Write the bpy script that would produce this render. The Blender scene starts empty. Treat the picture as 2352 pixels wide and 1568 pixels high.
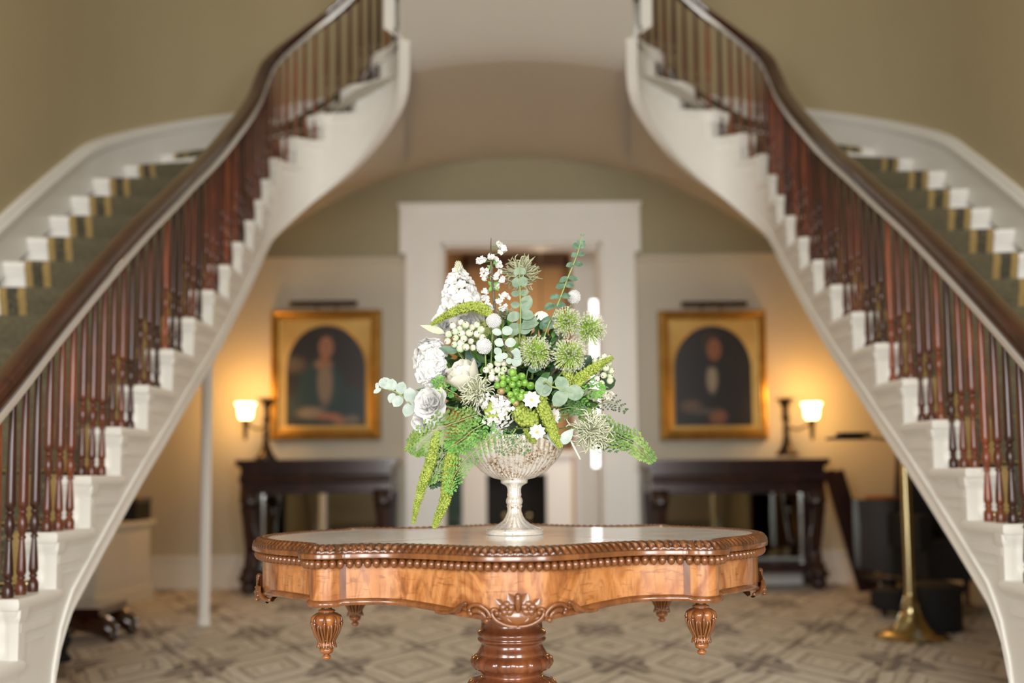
import bpy, math, random
import numpy as np
from mathutils import Vector, Matrix
rnd = random.Random(7)
PI = math.pi
S = bpy.context.scene
COL = S.collection
# ------------------------------------------------------------------ camera
FPX, EYE, PITCH, ROLL, PY = 2450.0, 0.91, math.atan(200 / 2450.0), math.radians(0.5), 890.0
cd = bpy.data.cameras.new('camera'); cam = bpy.data.objects.new('camera', cd); COL.objects.link(cam)
cd.sensor_width = 36.0; cd.lens = FPX / 2352 * 36.0
cd.shift_y = (PY - 784) / 2352.0
cam.matrix_world = Matrix.Translation((0, 0, EYE)) @ Matrix.Rotation(PI / 2 + PITCH, 4, 'X') @ Matrix.Rotation(-ROLL, 4, 'Z')
cd.dof.use_dof = True; cd.dof.focus_distance = 2.50; cd.dof.aperture_fstop = 1.45
cd.clip_start = 0.05; cd.clip_end = 100
S.camera = cam
# ------------------------------------------------------------------ world, light, exposure
w = bpy.data.worlds.new('world'); S.world = w; w.use_nodes = True
w.node_tree.nodes['Background'].inputs[0].default_value = (0.80, 0.90, 1.0, 1)
w.node_tree.nodes['Background'].inputs[1].default_value = 0.25
S.view_settings.view_transform = 'Standard'; S.view_settings.look = 'None'
S.view_settings.exposure = 0.0; S.view_settings.gamma = 1.0
S.view_settings.use_curve_mapping = False
S.cycles.use_denoising = True
S.cycles.max_bounces = 8; S.cycles.diffuse_bounces = 4; S.cycles.glossy_bounces = 4; S.cycles.transmission_bounces = 6
S.cycles.sample_clamp_indirect = 4.0

def area(name, loc, aim, sx, sy, energy, col):
    l = bpy.data.lights.new(name, 'AREA'); l.shape = 'RECTANGLE'; l.size = sx; l.size_y = sy
    l.energy = energy; l.color = col
    o = bpy.data.objects.new(name, l); COL.objects.link(o); o.location = loc
    o.rotation_euler = (Vector(aim) - Vector(loc)).to_track_quat('-Z', 'Y').to_euler()
    return o
def point(name, loc, energy, col, r=0.05):
    l = bpy.data.lights.new(name, 'POINT'); l.energy = energy; l.color = col; l.shadow_soft_size = r
    o = bpy.data.objects.new(name, l); COL.objects.link(o); o.location = loc
    return o
DAY = (1.0, 0.985, 0.97); XA_ = .055
for i, x in enumerate((-2.0, 0.0, 2.0)):      # daylight through the three tall windows of the entrance front
    area('window_daylight', (x, -1.7, 1.55), (x * .5, 4.0, .55), 1.15, 2.0, 76, DAY).data.spread = math.radians(130)
area('overhead_fill', (0, 1.6, 5.9), (0, 3.2, 0), 2.2, 2.2, 62, (1.0, 0.88, 0.66))    # overhead fill added to brighten table, flowers and upper walls

# ------------------------------------------------------------------ helpers
def px(x, y, D):
    "the point at distance D (along +Y) that the photograph shows at pixel x, y"
    u, v = x - 1176, PY - y
    u, v = u * math.cos(ROLL) + v * math.sin(ROLL), -u * math.sin(ROLL) + v * math.cos(ROLL)
    d = (u, FPX * math.cos(PITCH) - v * math.sin(PITCH), FPX * math.sin(PITCH) + v * math.cos(PITCH))
    return Vector((D * d[0] / d[1], D, EYE + D * d[2] / d[1]))

class MB:
    def __init__(s): s.v = []; s.f = []; s.m = []; s.n = 0; s.uv = None; s.col = None
    def add(s, v, f, mi=0, M=None):
        v = np.asarray(v, float)
        if M is not None:
            m = np.array(M); v = v @ m[:3, :3].T + m[:3, 3]
        s.v.append(v); n = s.n
        s.f.extend([tuple(i + n for i in q) for q in f]); s.m.extend([mi] * len(f)); s.n += len(v)
        return s
    def box(s, a, b, mi=0, M=None):
        x0, y0, z0 = a; x1, y1, z1 = b
        v = [(x0, y0, z0), (x1, y0, z0), (x1, y1, z0), (x0, y1, z0), (x0, y0, z1), (x1, y0, z1), (x1, y1, z1), (x0, y1, z1)]
        return s.add(v, BOXF, mi, M)
    def lathe(s, prof, n=24, mi=0, M=None, fl=None, cap=True):
        "prof [(r,z)], fl(theta, i, r) -> r"
        th = np.linspace(0, 2 * PI, n, endpoint=False); vs = []
        for i, (r, z) in enumerate(prof):
            rr = np.full(n, r) if fl is None else fl(th, i, r, z)
            vs.append(np.stack([rr * np.cos(th), rr * np.sin(th), np.full(n, z)], 1))
        v = np.concatenate(vs); f = []
        for i in range(len(prof) - 1):
            for j in range(n):
                k = (j + 1) % n
                f.append((i * n + j, i * n + k, (i + 1) * n + k, (i + 1) * n + j))
        if cap:
            f.append(tuple(range(n))[::-1]); f.append(tuple((len(prof) - 1) * n + j for j in range(n)))
        return s.add(v, f, mi, M)
    def tube(s, pts, rad, n=6, mi=0, cap=True, prof=None):
        pts = [Vector(p) for p in pts]; m = len(pts)
        if not hasattr(rad, '__len__'): rad = [rad] * m
        up = Vector((0, 0, 1)); vs = []; f = []
        t0 = (pts[1] - pts[0]).normalized()
        if abs(t0.z) > .95: up = Vector((0, 1, 0))
        for i, p in enumerate(pts):
            t = (pts[min(i + 1, m - 1)] - pts[max(i - 1, 0)]).normalized()
            a = t.cross(up)
            if a.length < 1e-4: a = t.cross(Vector((1, 0, 0)))
            a.normalize(); b = a.cross(t).normalized()
            if prof is None:
                for j in range(n):
                    c = 2 * PI * j / n
                    vs.append(p + (a * math.cos(c) + b * math.sin(c)) * rad[i])
            else:
                for (q, r) in prof: vs.append(p + (a * q + b * r) * rad[i])
        if prof is not None: n = len(prof)
        for i in range(m - 1):
            for j in range(n):
                k = (j + 1) % n
                f.append((i * n + j, i * n + k, (i + 1) * n + k, (i + 1) * n + j))
        if cap:
            f.append(tuple(range(n))[::-1]); f.append(tuple((m - 1) * n + j for j in range(n)))
        return s.add([tuple(q) for q in vs], f, mi)
    def ball(s, c, r, mi=0, lv=1, sc=(1, 1, 1)):
        v, f = ICO[lv]
        return s.add(v * np.array(sc) * r + np.array(c), f, mi)
    def build(s, name, mats, parent=None, smooth=True, loc=None, rot=None):
        me = bpy.data.meshes.new(name)
        v = np.concatenate(s.v) if s.v else np.zeros((0, 3))
        me.from_pydata(v.tolist(), [], s.f)
        if not isinstance(mats, (list, tuple)): mats = [mats]
        for m in mats: me.materials.append(m)
        if len(mats) > 1: me.polygons.foreach_set('material_index', s.m)
        me.polygons.foreach_set('use_smooth', [bool(smooth)] * len(me.polygons))
        if smooth and smooth != 'all':
            me.set_sharp_from_angle(angle=math.radians(42))
        me.update()
        o = bpy.data.objects.new(name, me); COL.objects.link(o)
        if parent: o.parent = parent
        if loc is not None: o.location = loc
        if rot is not None: o.rotation_euler = rot
        return o
BOXF = [(0, 3, 2, 1), (4, 5, 6, 7), (0, 1, 5, 4), (1, 2, 6, 5), (2, 3, 7, 6), (3, 0, 4, 7)]
def _ico():
    t = (1 + 5 ** .5) / 2
    v = [(-1, t, 0), (1, t, 0), (-1, -t, 0), (1, -t, 0), (0, -1, t), (0, 1, t), (0, -1, -t), (0, 1, -t), (t, 0, -1), (t, 0, 1), (-t, 0, -1), (-t, 0, 1)]
    v = [tuple(np.array(p) / np.linalg.norm(p)) for p in v]
    f = [(0, 11, 5), (0, 5, 1), (0, 1, 7), (0, 7, 10), (0, 10, 11), (1, 5, 9), (5, 11, 4), (11, 10, 2), (10, 7, 6), (7, 1, 8), (3, 9, 4), (3, 4, 2), (3, 2, 6), (3, 6, 8), (3, 8, 9), (4, 9, 5), (2, 4, 11), (6, 2, 10), (8, 6, 7), (9, 8, 1)]
    out = [(np.array(v), f)]
    for _ in range(2):
        v = [tuple(p) for p in out[-1][0]]; nf = []; c = {}
        def mid(a, b):
            k = (min(a, b), max(a, b))
            if k not in c:
                p = (np.array(v[a]) + np.array(v[b])); v.append(tuple(p / np.linalg.norm(p))); c[k] = len(v) - 1
            return c[k]
        for a, b, d in out[-1][1]:
            e, g, h = mid(a, b), mid(b, d), mid(d, a)
            nf += [(a, e, h), (b, g, e), (d, h, g), (e, g, h)]
        out.append((np.array(v), nf))
    return out
ICO = _ico()
def tag(o, label=None, cat=None, group=None, kind=None):
    if label: o['label'] = label
    if cat: o['category'] = cat
    if group: o['group'] = group
    if kind: o['kind'] = kind
    return o
def thing(name, label, cat, loc=(0, 0, 0), rz=0, group=None):
    o = bpy.data.objects.new(name, None); COL.objects.link(o); o.location = loc; o.rotation_euler = (0, 0, rz)
    o.empty_display_size = .05
    return tag(o, label, cat, group)
def copyo(o, parent=None, M=None):
    c = o.copy(); COL.objects.link(c); c.parent = parent
    if M is not None: c.matrix_local = M
    return c
def frame(o, d, up=(0, 0, 1)):
    "matrix whose local Z points along d"
    d = Vector(d).normalized(); u = Vector(up)
    if abs(d.dot(u)) > .98: u = Vector((0, 1, 0)) if abs(d.y) < .9 else Vector((1, 0, 0))
    x = u.cross(d).normalized(); y = d.cross(x)
    M = Matrix((x, y, d)).transposed().to_4x4(); M.translation = Vector(o)
    return M
def spl(P, n=8):
    "Catmull-Rom through points"
    P = [Vector(p) for p in P]; out = []
    Q = [2 * P[0] - P[1]] + P + [2 * P[-1] - P[-2]]
    for i in range(1, len(Q) - 2):
        a, b, c, d = Q[i - 1:i + 3]
        for k in range(n):
            t = k / n
            out.append(.5 * ((2 * b) + (c - a) * t + (2 * a - 5 * b + 4 * c - d) * t * t + (3 * b - a - 3 * c + d) * t ** 3))
    out.append(P[-1]); return out

# ------------------------------------------------------------------ materials
MATS = {}
def mat(name, col, rough=.5, metal=0, coat=0, sheen=0, trans=0, sss=0, emit=None, estr=0, alpha=1, spec=.5):
    m = bpy.data.materials.new(name); m.use_nodes = True; MATS[name] = m
    b = m.node_tree.nodes['Principled BSDF']
    b.inputs['Base Color'].default_value = (*col, 1); b.inputs['Roughness'].default_value = rough
    b.inputs['Metallic'].default_value = metal; b.inputs['Coat Weight'].default_value = coat
    b.inputs['Coat Roughness'].default_value = .12; b.inputs['Sheen Weight'].default_value = sheen
    b.inputs['Transmission Weight'].default_value = trans
    b.inputs['Specular IOR Level'].default_value = spec
    if sss:
        b.inputs['Subsurface Weight'].default_value = sss; b.inputs['Subsurface Radius'].default_value = (.01, .01, .006)
    if emit: b.inputs['Emission Color'].default_value = (*emit, 1); b.inputs['Emission Strength'].default_value = estr
    return m
class N:
    "tiny node helper"
    def __init__(s, m): s.m = m; s.t = m.node_tree; s.b = s.t.nodes['Principled BSDF']
    def n(s, typ, ins=None, **kw):
        q = s.t.nodes.new(typ)
        for k, v in kw.items(): setattr(q, k, v)
        for k, v in (ins or {}).items():
            if isinstance(v, tuple) and len(v) == 2 and hasattr(v[0], 'outputs'): s.t.links.new(v[0].outputs[v[1]], q.inputs[k])
            elif hasattr(v, 'outputs'): s.t.links.new(v.outputs[0], q.inputs[k])
            else: q.inputs[k].default_value = v
        return q
    def ramp(s, fac, stops, interp='LINEAR'):
        q = s.t.nodes.new('ShaderNodeValToRGB'); q.color_ramp.interpolation = interp
        e = q.color_ramp.elements
        while len(e) < len(stops): e.new(.5)
        for i, (p, c) in enumerate(stops): e[i].position = p; e[i].color = (*c, 1)
        s.link(fac, q.inputs[0]); return q
    def link(s, a, sock):
        if isinstance(a, tuple): s.t.links.new(a[0].outputs[a[1]], sock)
        else: s.t.links.new(a.outputs[0], sock)
    def math(s, op, a, b=None, c=None):
        q = s.t.nodes.new('ShaderNodeMath'); q.operation = op
        for i, v in enumerate((a, b, c)):
            if v is None: continue
            if isinstance(v, (int, float)): q.inputs[i].default_value = v
            else: s.link(v, q.inputs[i])
        return q
    def mix(s, fac, a, b, mode='MIX'):
        q = s.t.nodes.new('ShaderNodeMix'); q.data_type = 'RGBA'; q.blend_type = mode
        for i, v in ((0, fac), (6, a), (7, b)):
            if isinstance(v, (int, float)): q.inputs[i].default_value = v
            elif isinstance(v, tuple) and len(v) == 3: q.inputs[i].default_value = (*v, 1)
            else: s.link(v, q.inputs[i])
        return (q, 2)
    def color(s, a): s.link(a, s.b.inputs['Base Color'])
    def rough(s, a): s.link(a, s.b.inputs['Roughness'])
    def bump(s, h, st=.3, d=.002):
        q = s.n('ShaderNodeBump', {'Strength': st, 'Distance': d, 'Height': h}); s.t.links.new(q.outputs[0], s.b.inputs['Normal'])
def noisy(name, c1, c2, scale=5, rough=.5, detail=4, bump=0, bscale=None, dist=.002, obj=True, **kw):
    m = mat(name, c1, rough, **kw); k = N(m)
    tc = k.n('ShaderNodeTexCoord'); nz = k.n('ShaderNodeTexNoise', {'Vector': (tc, 'Object'), 'Scale': scale, 'Detail': detail})
    k.color(k.ramp(nz, [(.3, c1), (.7, c2)]))
    if bump:
        nb = k.n('ShaderNodeTexNoise', {'Vector': (tc, 'Object'), 'Scale': bscale or scale * 6, 'Detail': 3})
        k.bump(nb, bump, dist)
    return m
WALL = noisy('wall_paint', (.49, .41, .25), (.47, .39, .237), 1.5, .75, bump=.05, bscale=60)
VAULT = noisy('ceiling_plaster', (.56, .53, .47), (.54, .51, .45), 1.2, .8)
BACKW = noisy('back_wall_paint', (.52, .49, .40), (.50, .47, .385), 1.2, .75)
TRIM = noisy('white_trim_paint', (.82, .81, .77), (.79, .78, .74), 3, .35)
POLEW = mat('white_post_paint', (.93, .93, .91), .35)
def wood(name, dark, mid, light, rough=.28, coat=.5, scale=6, rand=.0):
    m = mat(name, mid, rough, coat=coat); k = N(m)
    tc = k.n('ShaderNodeTexCoord'); mp = k.n('ShaderNodeMapping', {'Vector': (tc, 'Object'), 'Scale': (1, 1, .18)})
    if rand:
        oi = k.n('ShaderNodeObjectInfo'); k.link(k.n('ShaderNodeCombineXYZ', {'X': (oi, 'Random'), 'Z': (oi, 'Random')}), mp.inputs['Location'])
    nz = k.n('ShaderNodeTexNoise', {'Vector': mp, 'Scale': scale * 4, 'Detail': 8, 'Roughness': .6, 'Distortion': 1.2})
    c = k.ramp(nz, [(.25, dark), (.5, mid), (.75, light)])
    if rand:
        c2 = k.ramp((oi, 'Random'), [(0, (.45, .40, .42)), (.35, (1, .9, .9)), (.7, (1.4, 1.3, 1.1)), (1, (3.2, 3.0, 2.2))])
        c = k.mix(1.0, c, c2, 'MULTIPLY')
    k.color(c); return m
MAHOG = wood('mahogany', (.024, .006, .004), (.070, .017, .008), (.13, .033, .012), .30, .4, rand=1)
MATS['mahogany'].node_tree.nodes['Principled BSDF'].inputs['Coat Roughness'].default_value = .28
RAIL = wood('handrail_mahogany', (.016, .005, .003), (.045, .012, .006), (.075, .02, .009), .16, 1.0, 3)
RAILSHINE = mat('highlight_strip', (.74, .74, .73), .30, metal=.5)
DARKW = wood('dark_rosewood', (.010, .004, .004), (.03, .011, .010), (.055, .018, .014), .3, .4, 3)
CARVE = wood('carved_walnut', (.07, .021, .006), (.15, .050, .013), (.25, .095, .026), .27, .5, 5)
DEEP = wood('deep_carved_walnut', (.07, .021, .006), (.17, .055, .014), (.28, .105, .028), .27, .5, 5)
k = N(DEEP); g_ = k.n('ShaderNodeNewGeometry'); old = k.b.inputs['Base Color'].links[0].from_socket     # recess shade and lighter edges painted into the colour
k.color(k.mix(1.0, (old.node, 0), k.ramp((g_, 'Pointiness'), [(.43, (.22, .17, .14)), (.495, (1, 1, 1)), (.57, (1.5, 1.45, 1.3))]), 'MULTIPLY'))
GOLD = noisy('gilt_frame', (.38, .21, .045), (.50, .31, .085), 9, .38, metal=.75, bump=.2, bscale=40)
GOLDF = noisy('gilt_flat', (.50, .33, .10), (.44, .28, .08), 4, .5, metal=.45)
BRASS = mat('brass', (.58, .49, .27), .24, metal=1)
IRON = mat('dark_bronze', (.035, .025, .02), .4, metal=.6)
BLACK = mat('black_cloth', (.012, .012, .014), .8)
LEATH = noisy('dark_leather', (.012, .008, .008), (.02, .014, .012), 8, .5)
MIRR = mat('mirror_glass', (.75, .78, .74), .04, metal=1)
GLASSL = mat('lit_glass_shade', (1, .85, .6), .3, emit=(1.0, .62, .26), estr=14)
BULB = mat('lit_bulb', (1, .9, .7), .3, emit=(1.0, .80, .50), estr=40)
DOORGLOW = mat('door_reflection_glow', (1, 1, 1), .2, emit=(1, 1, 1), estr=3.0)  # glow for the daylight mirrored by the far door leaf

def carpet_floor():
    m = mat('patterned_carpet', (.5, .45, .38), .95, sheen=.1); k = N(m)
    tc = k.n('ShaderNodeTexCoord')
    ns = k.n('ShaderNodeTexNoise', {'Vector': (tc, 'Object'), 'Scale': 3.0, 'Detail': 2})
    nv = k.n('ShaderNodeVectorMath', operation='SCALE'); k.link((ns, 'Color'), nv.inputs[0]); nv.inputs['Scale'].default_value = .07
    mv = k.n('ShaderNodeVectorMath', {0: (tc, 'Object')}, operation='ADD'); k.link(nv, mv.inputs[1])
    sx = k.n('ShaderNodeSeparateXYZ', {0: mv})
    def tri(a, p, off=0.0):
        q = k.math('FRACT', k.math('ADD', k.math('DIVIDE', a, p), off))
        return k.math('MULTIPLY', k.math('ABSOLUTE', k.math('SUBTRACT', q, .5)), 2.0)
    u = tri((sx, 0), .66, .2); v = tri((sx, 1), 1.15)
    d = k.math('ADD', u, k.math('MULTIPLY', v, .9))
    ring = k.math('FRACT', k.math('MULTIPLY', d, 2.2))
    base = k.ramp(ring, [(0, (.22, .16, .10)), (.10, (.70, .64, .53)), (.45, (.88, .83, .72)), (.52, (.36, .28, .18)), (.64, (.78, .72, .60)), (.92, (.55, .48, .37)), (1, (.16, .10, .06))])
    # dark brown arrow heads towards the side tips of each lozenge
    tip = k.math('MULTIPLY', k.math('GREATER_THAN', u, .60), k.math('LESS_THAN', v, .42))
    band = k.math('GREATER_THAN', k.math('FRACT', k.math('MULTIPLY', d, 3.6)), .42)
    c = k.mix(k.math('MULTIPLY', k.math('MULTIPLY', tip, band), .95), base, (.07, .035, .016))
    u2 = tri((sx, 0), .66, .7); v2 = tri((sx, 1), 1.15, .5)
    tip2 = k.math('MULTIPLY', k.math('GREATER_THAN', u2, .72), k.math('LESS_THAN', v2, .30))
    band2 = k.math('GREATER_THAN', k.math('FRACT', k.math('MULTIPLY', k.math('ADD', u2, v2), 3.6)), .42)
    c = k.mix(k.math('MULTIPLY', k.math('MULTIPLY', tip2, band2), .8), c, (.10, .055, .028))
    nz = k.n('ShaderNodeTexNoise', {'Vector': (tc, 'Object'), 'Scale': 26, 'Detail': 4})
    c = k.mix(.22, c, k.ramp(nz, [(.3, (.30, .25, .18)), (.7, (.70, .66, .58))]))
    k.color(c)
    nb = k.n('ShaderNodeTexNoise', {'Vector': (tc, 'Object'), 'Scale': 400, 'Detail': 2}); k.bump(nb, .3, .002)
    return m
CARPET = carpet_floor()
def runner_mat():
    m = mat('stair_runner_wool', (.2, .18, .1), .95, sheen=.1); k = N(m)
    uv = k.n('ShaderNodeUVMap'); sx = k.n('ShaderNodeSeparateXYZ', {0: uv})
    e = k.math('ABSOLUTE', k.math('SUBTRACT', (sx, 0), .5))
    r = k.ramp(e, [(0, (.088, .074, .040)), (.355, (.078, .065, .035)), (.36, (.36, .24, .075)), (.395, (.36, .24, .075)), (.40, (.035, .03, .022)), (.455, (.035, .03, .022)), (.46, (.36, .24, .075)), (.495, (.30, .2, .07))], 'CONSTANT')
    vo = k.n('ShaderNodeTexVoronoi', {'Vector': uv, 'Scale': 36}); sp = k.math('LESS_THAN', (vo, 'Distance'), .3)
    dark = k.math('MULTIPLY', k.math('MULTIPLY', k.math('GREATER_THAN', e, .40), k.math('LESS_THAN', e, .455)), sp)
    c = k.mix(k.math('MULTIPLY', dark, .6), r, (.20, .16, .08))
    tc = k.n('ShaderNodeTexCoord'); nz = k.n('ShaderNodeTexNoise', {'Vector': (tc, 'Object'), 'Scale': 60, 'Detail': 3})
    k.color(k.mix(.2, c, k.ramp(nz, [(.3, (.06, .055, .03)), (.7, (.30, .27, .16))])))
    return m
RUNNER = runner_mat()
def marble():
    m = mat('white_marble', (.7, .69, .66), .13, coat=.3); k = N(m)
    tc = k.n('ShaderNodeTexCoord'); nz = k.n('ShaderNodeTexNoise', {'Vector': (tc, 'Object'), 'Scale': 3.2, 'Detail': 9, 'Distortion': 1.6})
    v = k.ramp(nz, [(.35, (.84, .82, .79)), (.47, (.76, .74, .71)), (.50, (.62, .60, .58)), (.53, (.78, .76, .73)), (.7, (.86, .84, .81))])
    k.color(v); m.node_tree.nodes['Principled BSDF'].inputs['Coat Roughness'].default_value = .04
    return m
MARBLE = marble()
def veneer():
    m = mat('burr_walnut_veneer', (.4, .17, .06), .30, coat=.5); k = N(m)
    tc = k.n('ShaderNodeTexCoord'); oi = k.n('ShaderNodeObjectInfo')
    off = k.n('ShaderNodeCombineXYZ', {'X': k.math('MULTIPLY', (oi, 'Random'), 9), 'Z': (oi, 'Random')})
    ad = k.n('ShaderNodeVectorMath', {0: (tc, 'Object'), 1: off}, operation='ADD')
    mp = k.n('ShaderNodeMapping', {'Vector': ad, 'Scale': (1, 1, .55)})
    n1 = k.n('ShaderNodeTexNoise', {'Vector': mp, 'Scale': 7, 'Detail': 3, 'Distortion': 2.2})
    n2 = k.n('ShaderNodeTexNoise', {'Vector': k.n('ShaderNodeMapping', {'Vector': ad, 'Scale': (1, 1, .25)}), 'Scale': 42, 'Detail': 8, 'Distortion': 2.5})
    n3 = k.n('ShaderNodeTexNoise', {'Vector': k.n('ShaderNodeMapping', {'Vector': ad, 'Scale': (1, 1, 5)}), 'Scale': 26, 'Detail': 6, 'Distortion': .6})
    a = k.ramp(n1, [(.28, (.15, .042, .010)), (.40, (.32, .115, .028)), (.52, (.43, .19, .066)), (.62, (.27, .09, .022)), (.74, (.13, .036, .009))])
    b = k.ramp(n2, [(.3, (.62, .55, .5)), (.5, (1, 1, 1)), (.7, (1.12, 1.08, 1.0))])
    c3 = k.ramp(n3, [(.33, (.45, .33, .25)), (.42, (1, 1, 1))])
    k.color(k.mix(.55, k.mix(.8, a, b, 'MULTIPLY'), c3, 'MULTIPLY')); return m
VENEER = veneer()
def mercury():
    m = mat('mercury_glass', (.8, .78, .73), .22, metal=.55, coat=.6); k = N(m)
    tc = k.n('ShaderNodeTexCoord')
    n1 = k.n('ShaderNodeTexNoise', {'Vector': (tc, 'Object'), 'Scale': 150, 'Detail': 8, 'Roughness': .7})
    n2 = k.n('ShaderNodeTexNoise', {'Vector': (tc, 'Object'), 'Scale': 18, 'Detail': 4})
    h = k.math('ADD', k.math('MULTIPLY', n1, .62), k.math('MULTIPLY', n2, .38))
    c = k.ramp(h, [(.36, (.03, .04, .04)), (.40, (.22, .13, .06)), (.435, (.52, .35, .20)), (.465, (.76, .71, .64)), (.60, (.88, .86, .82))])
    k.color(c); return m
MERC = mercury()
MERCL = mercury(); MERCL.name = 'mercury_glass_stem'
for e_, c_ in zip([n for n in MERCL.node_tree.nodes if n.type == 'VALTORGB'][0].color_ramp.elements, (.30, .345, .385, .42, .60)): e_.position = c_

# ------------------------------------------------------------------ the setting
XA = 0.055                     # middle line of the hall
DB = 8.75                      # back wall
def struct(name, mb, m, parent=None, smooth=False):
    o = mb.build(name, m, parent, smooth)
    if not parent: o['kind'] = 'structure'
    return o
struct('floor', MB().box((-4, -3.2, -.1), (4.1, 15, 0)), noisy('floor_boards', (.16, .08, .04), (.22, .12, .06), 4, .4))
rug = MB().box((XA - 2.60, -1.0, 0.001), (XA + 2.60, 4.8, .012)).box((XA - 3.06, 4.92, .001), (XA + 3.06, DB - .06, .012)).box((XA - 2.60, 4.8, .001), (XA + 2.60, 4.92, .012)).build('carpet', CARPET, smooth=False)
tag(rug, 'cream hall carpet with brown lozenge and arrow pattern covering the floor', 'carpet')
# back wall with door opening
dl, dr, dt = px(1015, 560, DB).x, px(1380, 560, DB).x, px(1190, 560, DB).z
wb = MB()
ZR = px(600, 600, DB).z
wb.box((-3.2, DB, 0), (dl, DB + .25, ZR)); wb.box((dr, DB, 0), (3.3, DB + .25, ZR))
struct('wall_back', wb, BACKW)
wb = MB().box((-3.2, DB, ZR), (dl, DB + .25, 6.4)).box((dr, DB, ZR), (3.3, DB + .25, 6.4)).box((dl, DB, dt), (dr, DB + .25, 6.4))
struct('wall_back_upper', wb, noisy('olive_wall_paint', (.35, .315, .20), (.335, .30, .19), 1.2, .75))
for side, nm in ((-1, 'wall_left'), (1, 'wall_right')):
    xs = XA + side * 3.1; ys = XA + side * 2.70
    mb = MB(); a, b = sorted((xs, xs + side * .2))
    mb.box((a, 4.9, 0), (b, DB, 2.6))
    a, b = sorted((ys, ys + side * .25)); mb.box((a, -1.95, 0), (b, 4.9, 6.4))
    a, b = sorted((ys, xs + side * .2)); mb.box((a, 4.8, 0), (b, 4.9, 6.4))
    struct(nm, mb, WALL)
wf = MB()
for a, b in ((-3, -2.6), (-1.4, -.6), (.6, 1.4), (2.6, 3.2)): wf.box((a, -1.95, 0), (b, -1.8, 6.4))
for a, b in ((-2.6, -1.4), (-.6, .6), (1.4, 2.6)):
    wf.box((a, -1.95, 0), (b, -1.8, .5)); wf.box((a, -1.95, 3.1), (b, -1.8, 6.4))
struct('wall_front', wf, WALL)
ce = MB()
for a, b in (((-3.4, -3.1), (-1.2, 15)), ((1.3, -3.1), (3.4, 15)), ((-1.2, -3.1), (1.3, .4)), ((-1.2, 2.8), (1.3, 15))):
    ce.box((a[0], a[1], 6.4), (b[0], b[1], 6.5))
struct('ceiling', ce, VAULT)
# mouldings on the back wall
def casing():
    t = bpy.data.objects.new('door_1', None); COL.objects.link(t); t['kind'] = 'structure'
    yb = DB
    oL, oR, oT = px(925, 470, DB).x, px(1462, 470, DB).x, px(1190, 470, DB).z
    iL, iR, iT = dl, dr, dt
    eL, eR, eZ = oL - .02, oR + .02, px(930, 585, DB).z
    for side, (x0, x1) in enumerate(((oL + .03, iL), (iR, oR - .03))):
        m = MB().box((x0, yb - .05, 0), (x1, yb, eZ)); 
        m.box((x0, yb - .075, 0), (x0 + .05, yb - .05, eZ) if side == 0 else (x0 + .05, yb - .06, eZ))
        m.box((x1 - .05, yb - .075, 0), (x1, yb - .05, eZ))
        m.build('door_jamb', TRIM, t, False)
    m = MB().box((eL, yb - .055, iT), (eR, yb, oT)); m.box((eL, yb - .055, eZ), (iL, yb, iT)); m.box((iR, yb - .055, eZ), (eR, yb, iT))
    m.box((eL - .01, yb - .09, oT - .03), (eR + .01, yb, oT)); m.box((eL + .06, yb - .07, oT - .16), (eR - .06, yb - .055, oT - .12))
    m.build('door_head', TRIM, t, False)
    MB().box((iL - .001, yb, 0), (iL + .02, yb + .25, iT)).box((iR - .02, yb, 0), (iR + .001, yb + .25, iT)).box((iL, yb, iT - .02), (iR, yb + .25, iT)).build('door_lining', TRIM, t, False)
    # open leaf, seen edge on beyond the right jamb
    lf = MB().box((0, 0, .01), (.045, .85, iT - .04)).box((-.008, .10, .25), (0, .75, 1.0)).box((-.008, .10, 1.15), (0, .75, 2.5)).build('door_leaf', TRIM, t, False, loc=(iR + .02, yb + .30, 0), rot=(0, 0, math.radians(-84)))
    k = MB().ball((-.05, .78, 1.02), .028, 0, 2).tube([(0, .78, 1.02), (-.05, .78, 1.02)], .01, 8)
    k.build('door_knob', BRASS, lf, True)
casing()
rl = px(600, 600, DB).z
for i, (a, b) in enumerate(((-3.04, px(925, 600, DB).x), (px(1462, 600, DB).x, 3.15))):
    struct('trim_%d' % (i + 1), MB().box((a, DB - .03, rl - .02), (b, DB, rl + .02)).box((a, DB - .045, rl + .012), (b, DB, rl + .022)), BACKW)
for nm, a, b in (('baseboard_left', -3.04, px(935, 600, DB).x - .01), ('baseboard_right', px(1455, 600, DB).x + .01, 3.15)):
    struct(nm, MB().box((a, DB - .025, 0), (b, DB, .25)).box((a, DB - .035, .25), (b, DB, .275)).box((a, DB - .045, 0), (b, DB, .04)), TRIM)
for side, nm in ((-1, 'baseboard_west'), (1, 'baseboard_east')):
    xs = XA + side * 3.1; a, b = sorted((xs, xs - side * .03))
    struct(nm, MB().box((a, 4.9, 0), (b, DB, .27)), TRIM)
# the room beyond the door
FARW = noisy('far_room_paint', (.50, .27, .105), (.46, .25, .095), 2, .7)
YF = 12.6
fw = MB().box((-2.6, YF, 0), (2.6, YF + .1, 3.6)).box((-2.7, 9.0, 0), (-2.6, YF, 3.6))
wy = (10.9, 11.6)
fw.box((2.6, 9.0, 0), (2.7, wy[0], 3.6)).box((2.6, wy[1], 0), (2.7, YF, 3.6)).box((2.6, wy[0], 0), (2.7, wy[1], .6)).box((2.6, wy[0], 2.8), (2.7, wy[1], 3.6))
struct('wall_far_room', fw, FARW)
struct('ceiling_far_room', MB().box((-2.7, 9.0, 3.6), (2.7, YF + .1, 3.7)), VAULT)
area('far_window_daylight', (2.5, 11.25, 1.8), (0, 11, 1.2), .7, 2.0, 60, (1, 1, 1))
area('far_ceiling_light', (0, 10.8, 3.4), (0, 10.8, 0), .8, .8, 35, (1.0, .72, .40))
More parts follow.
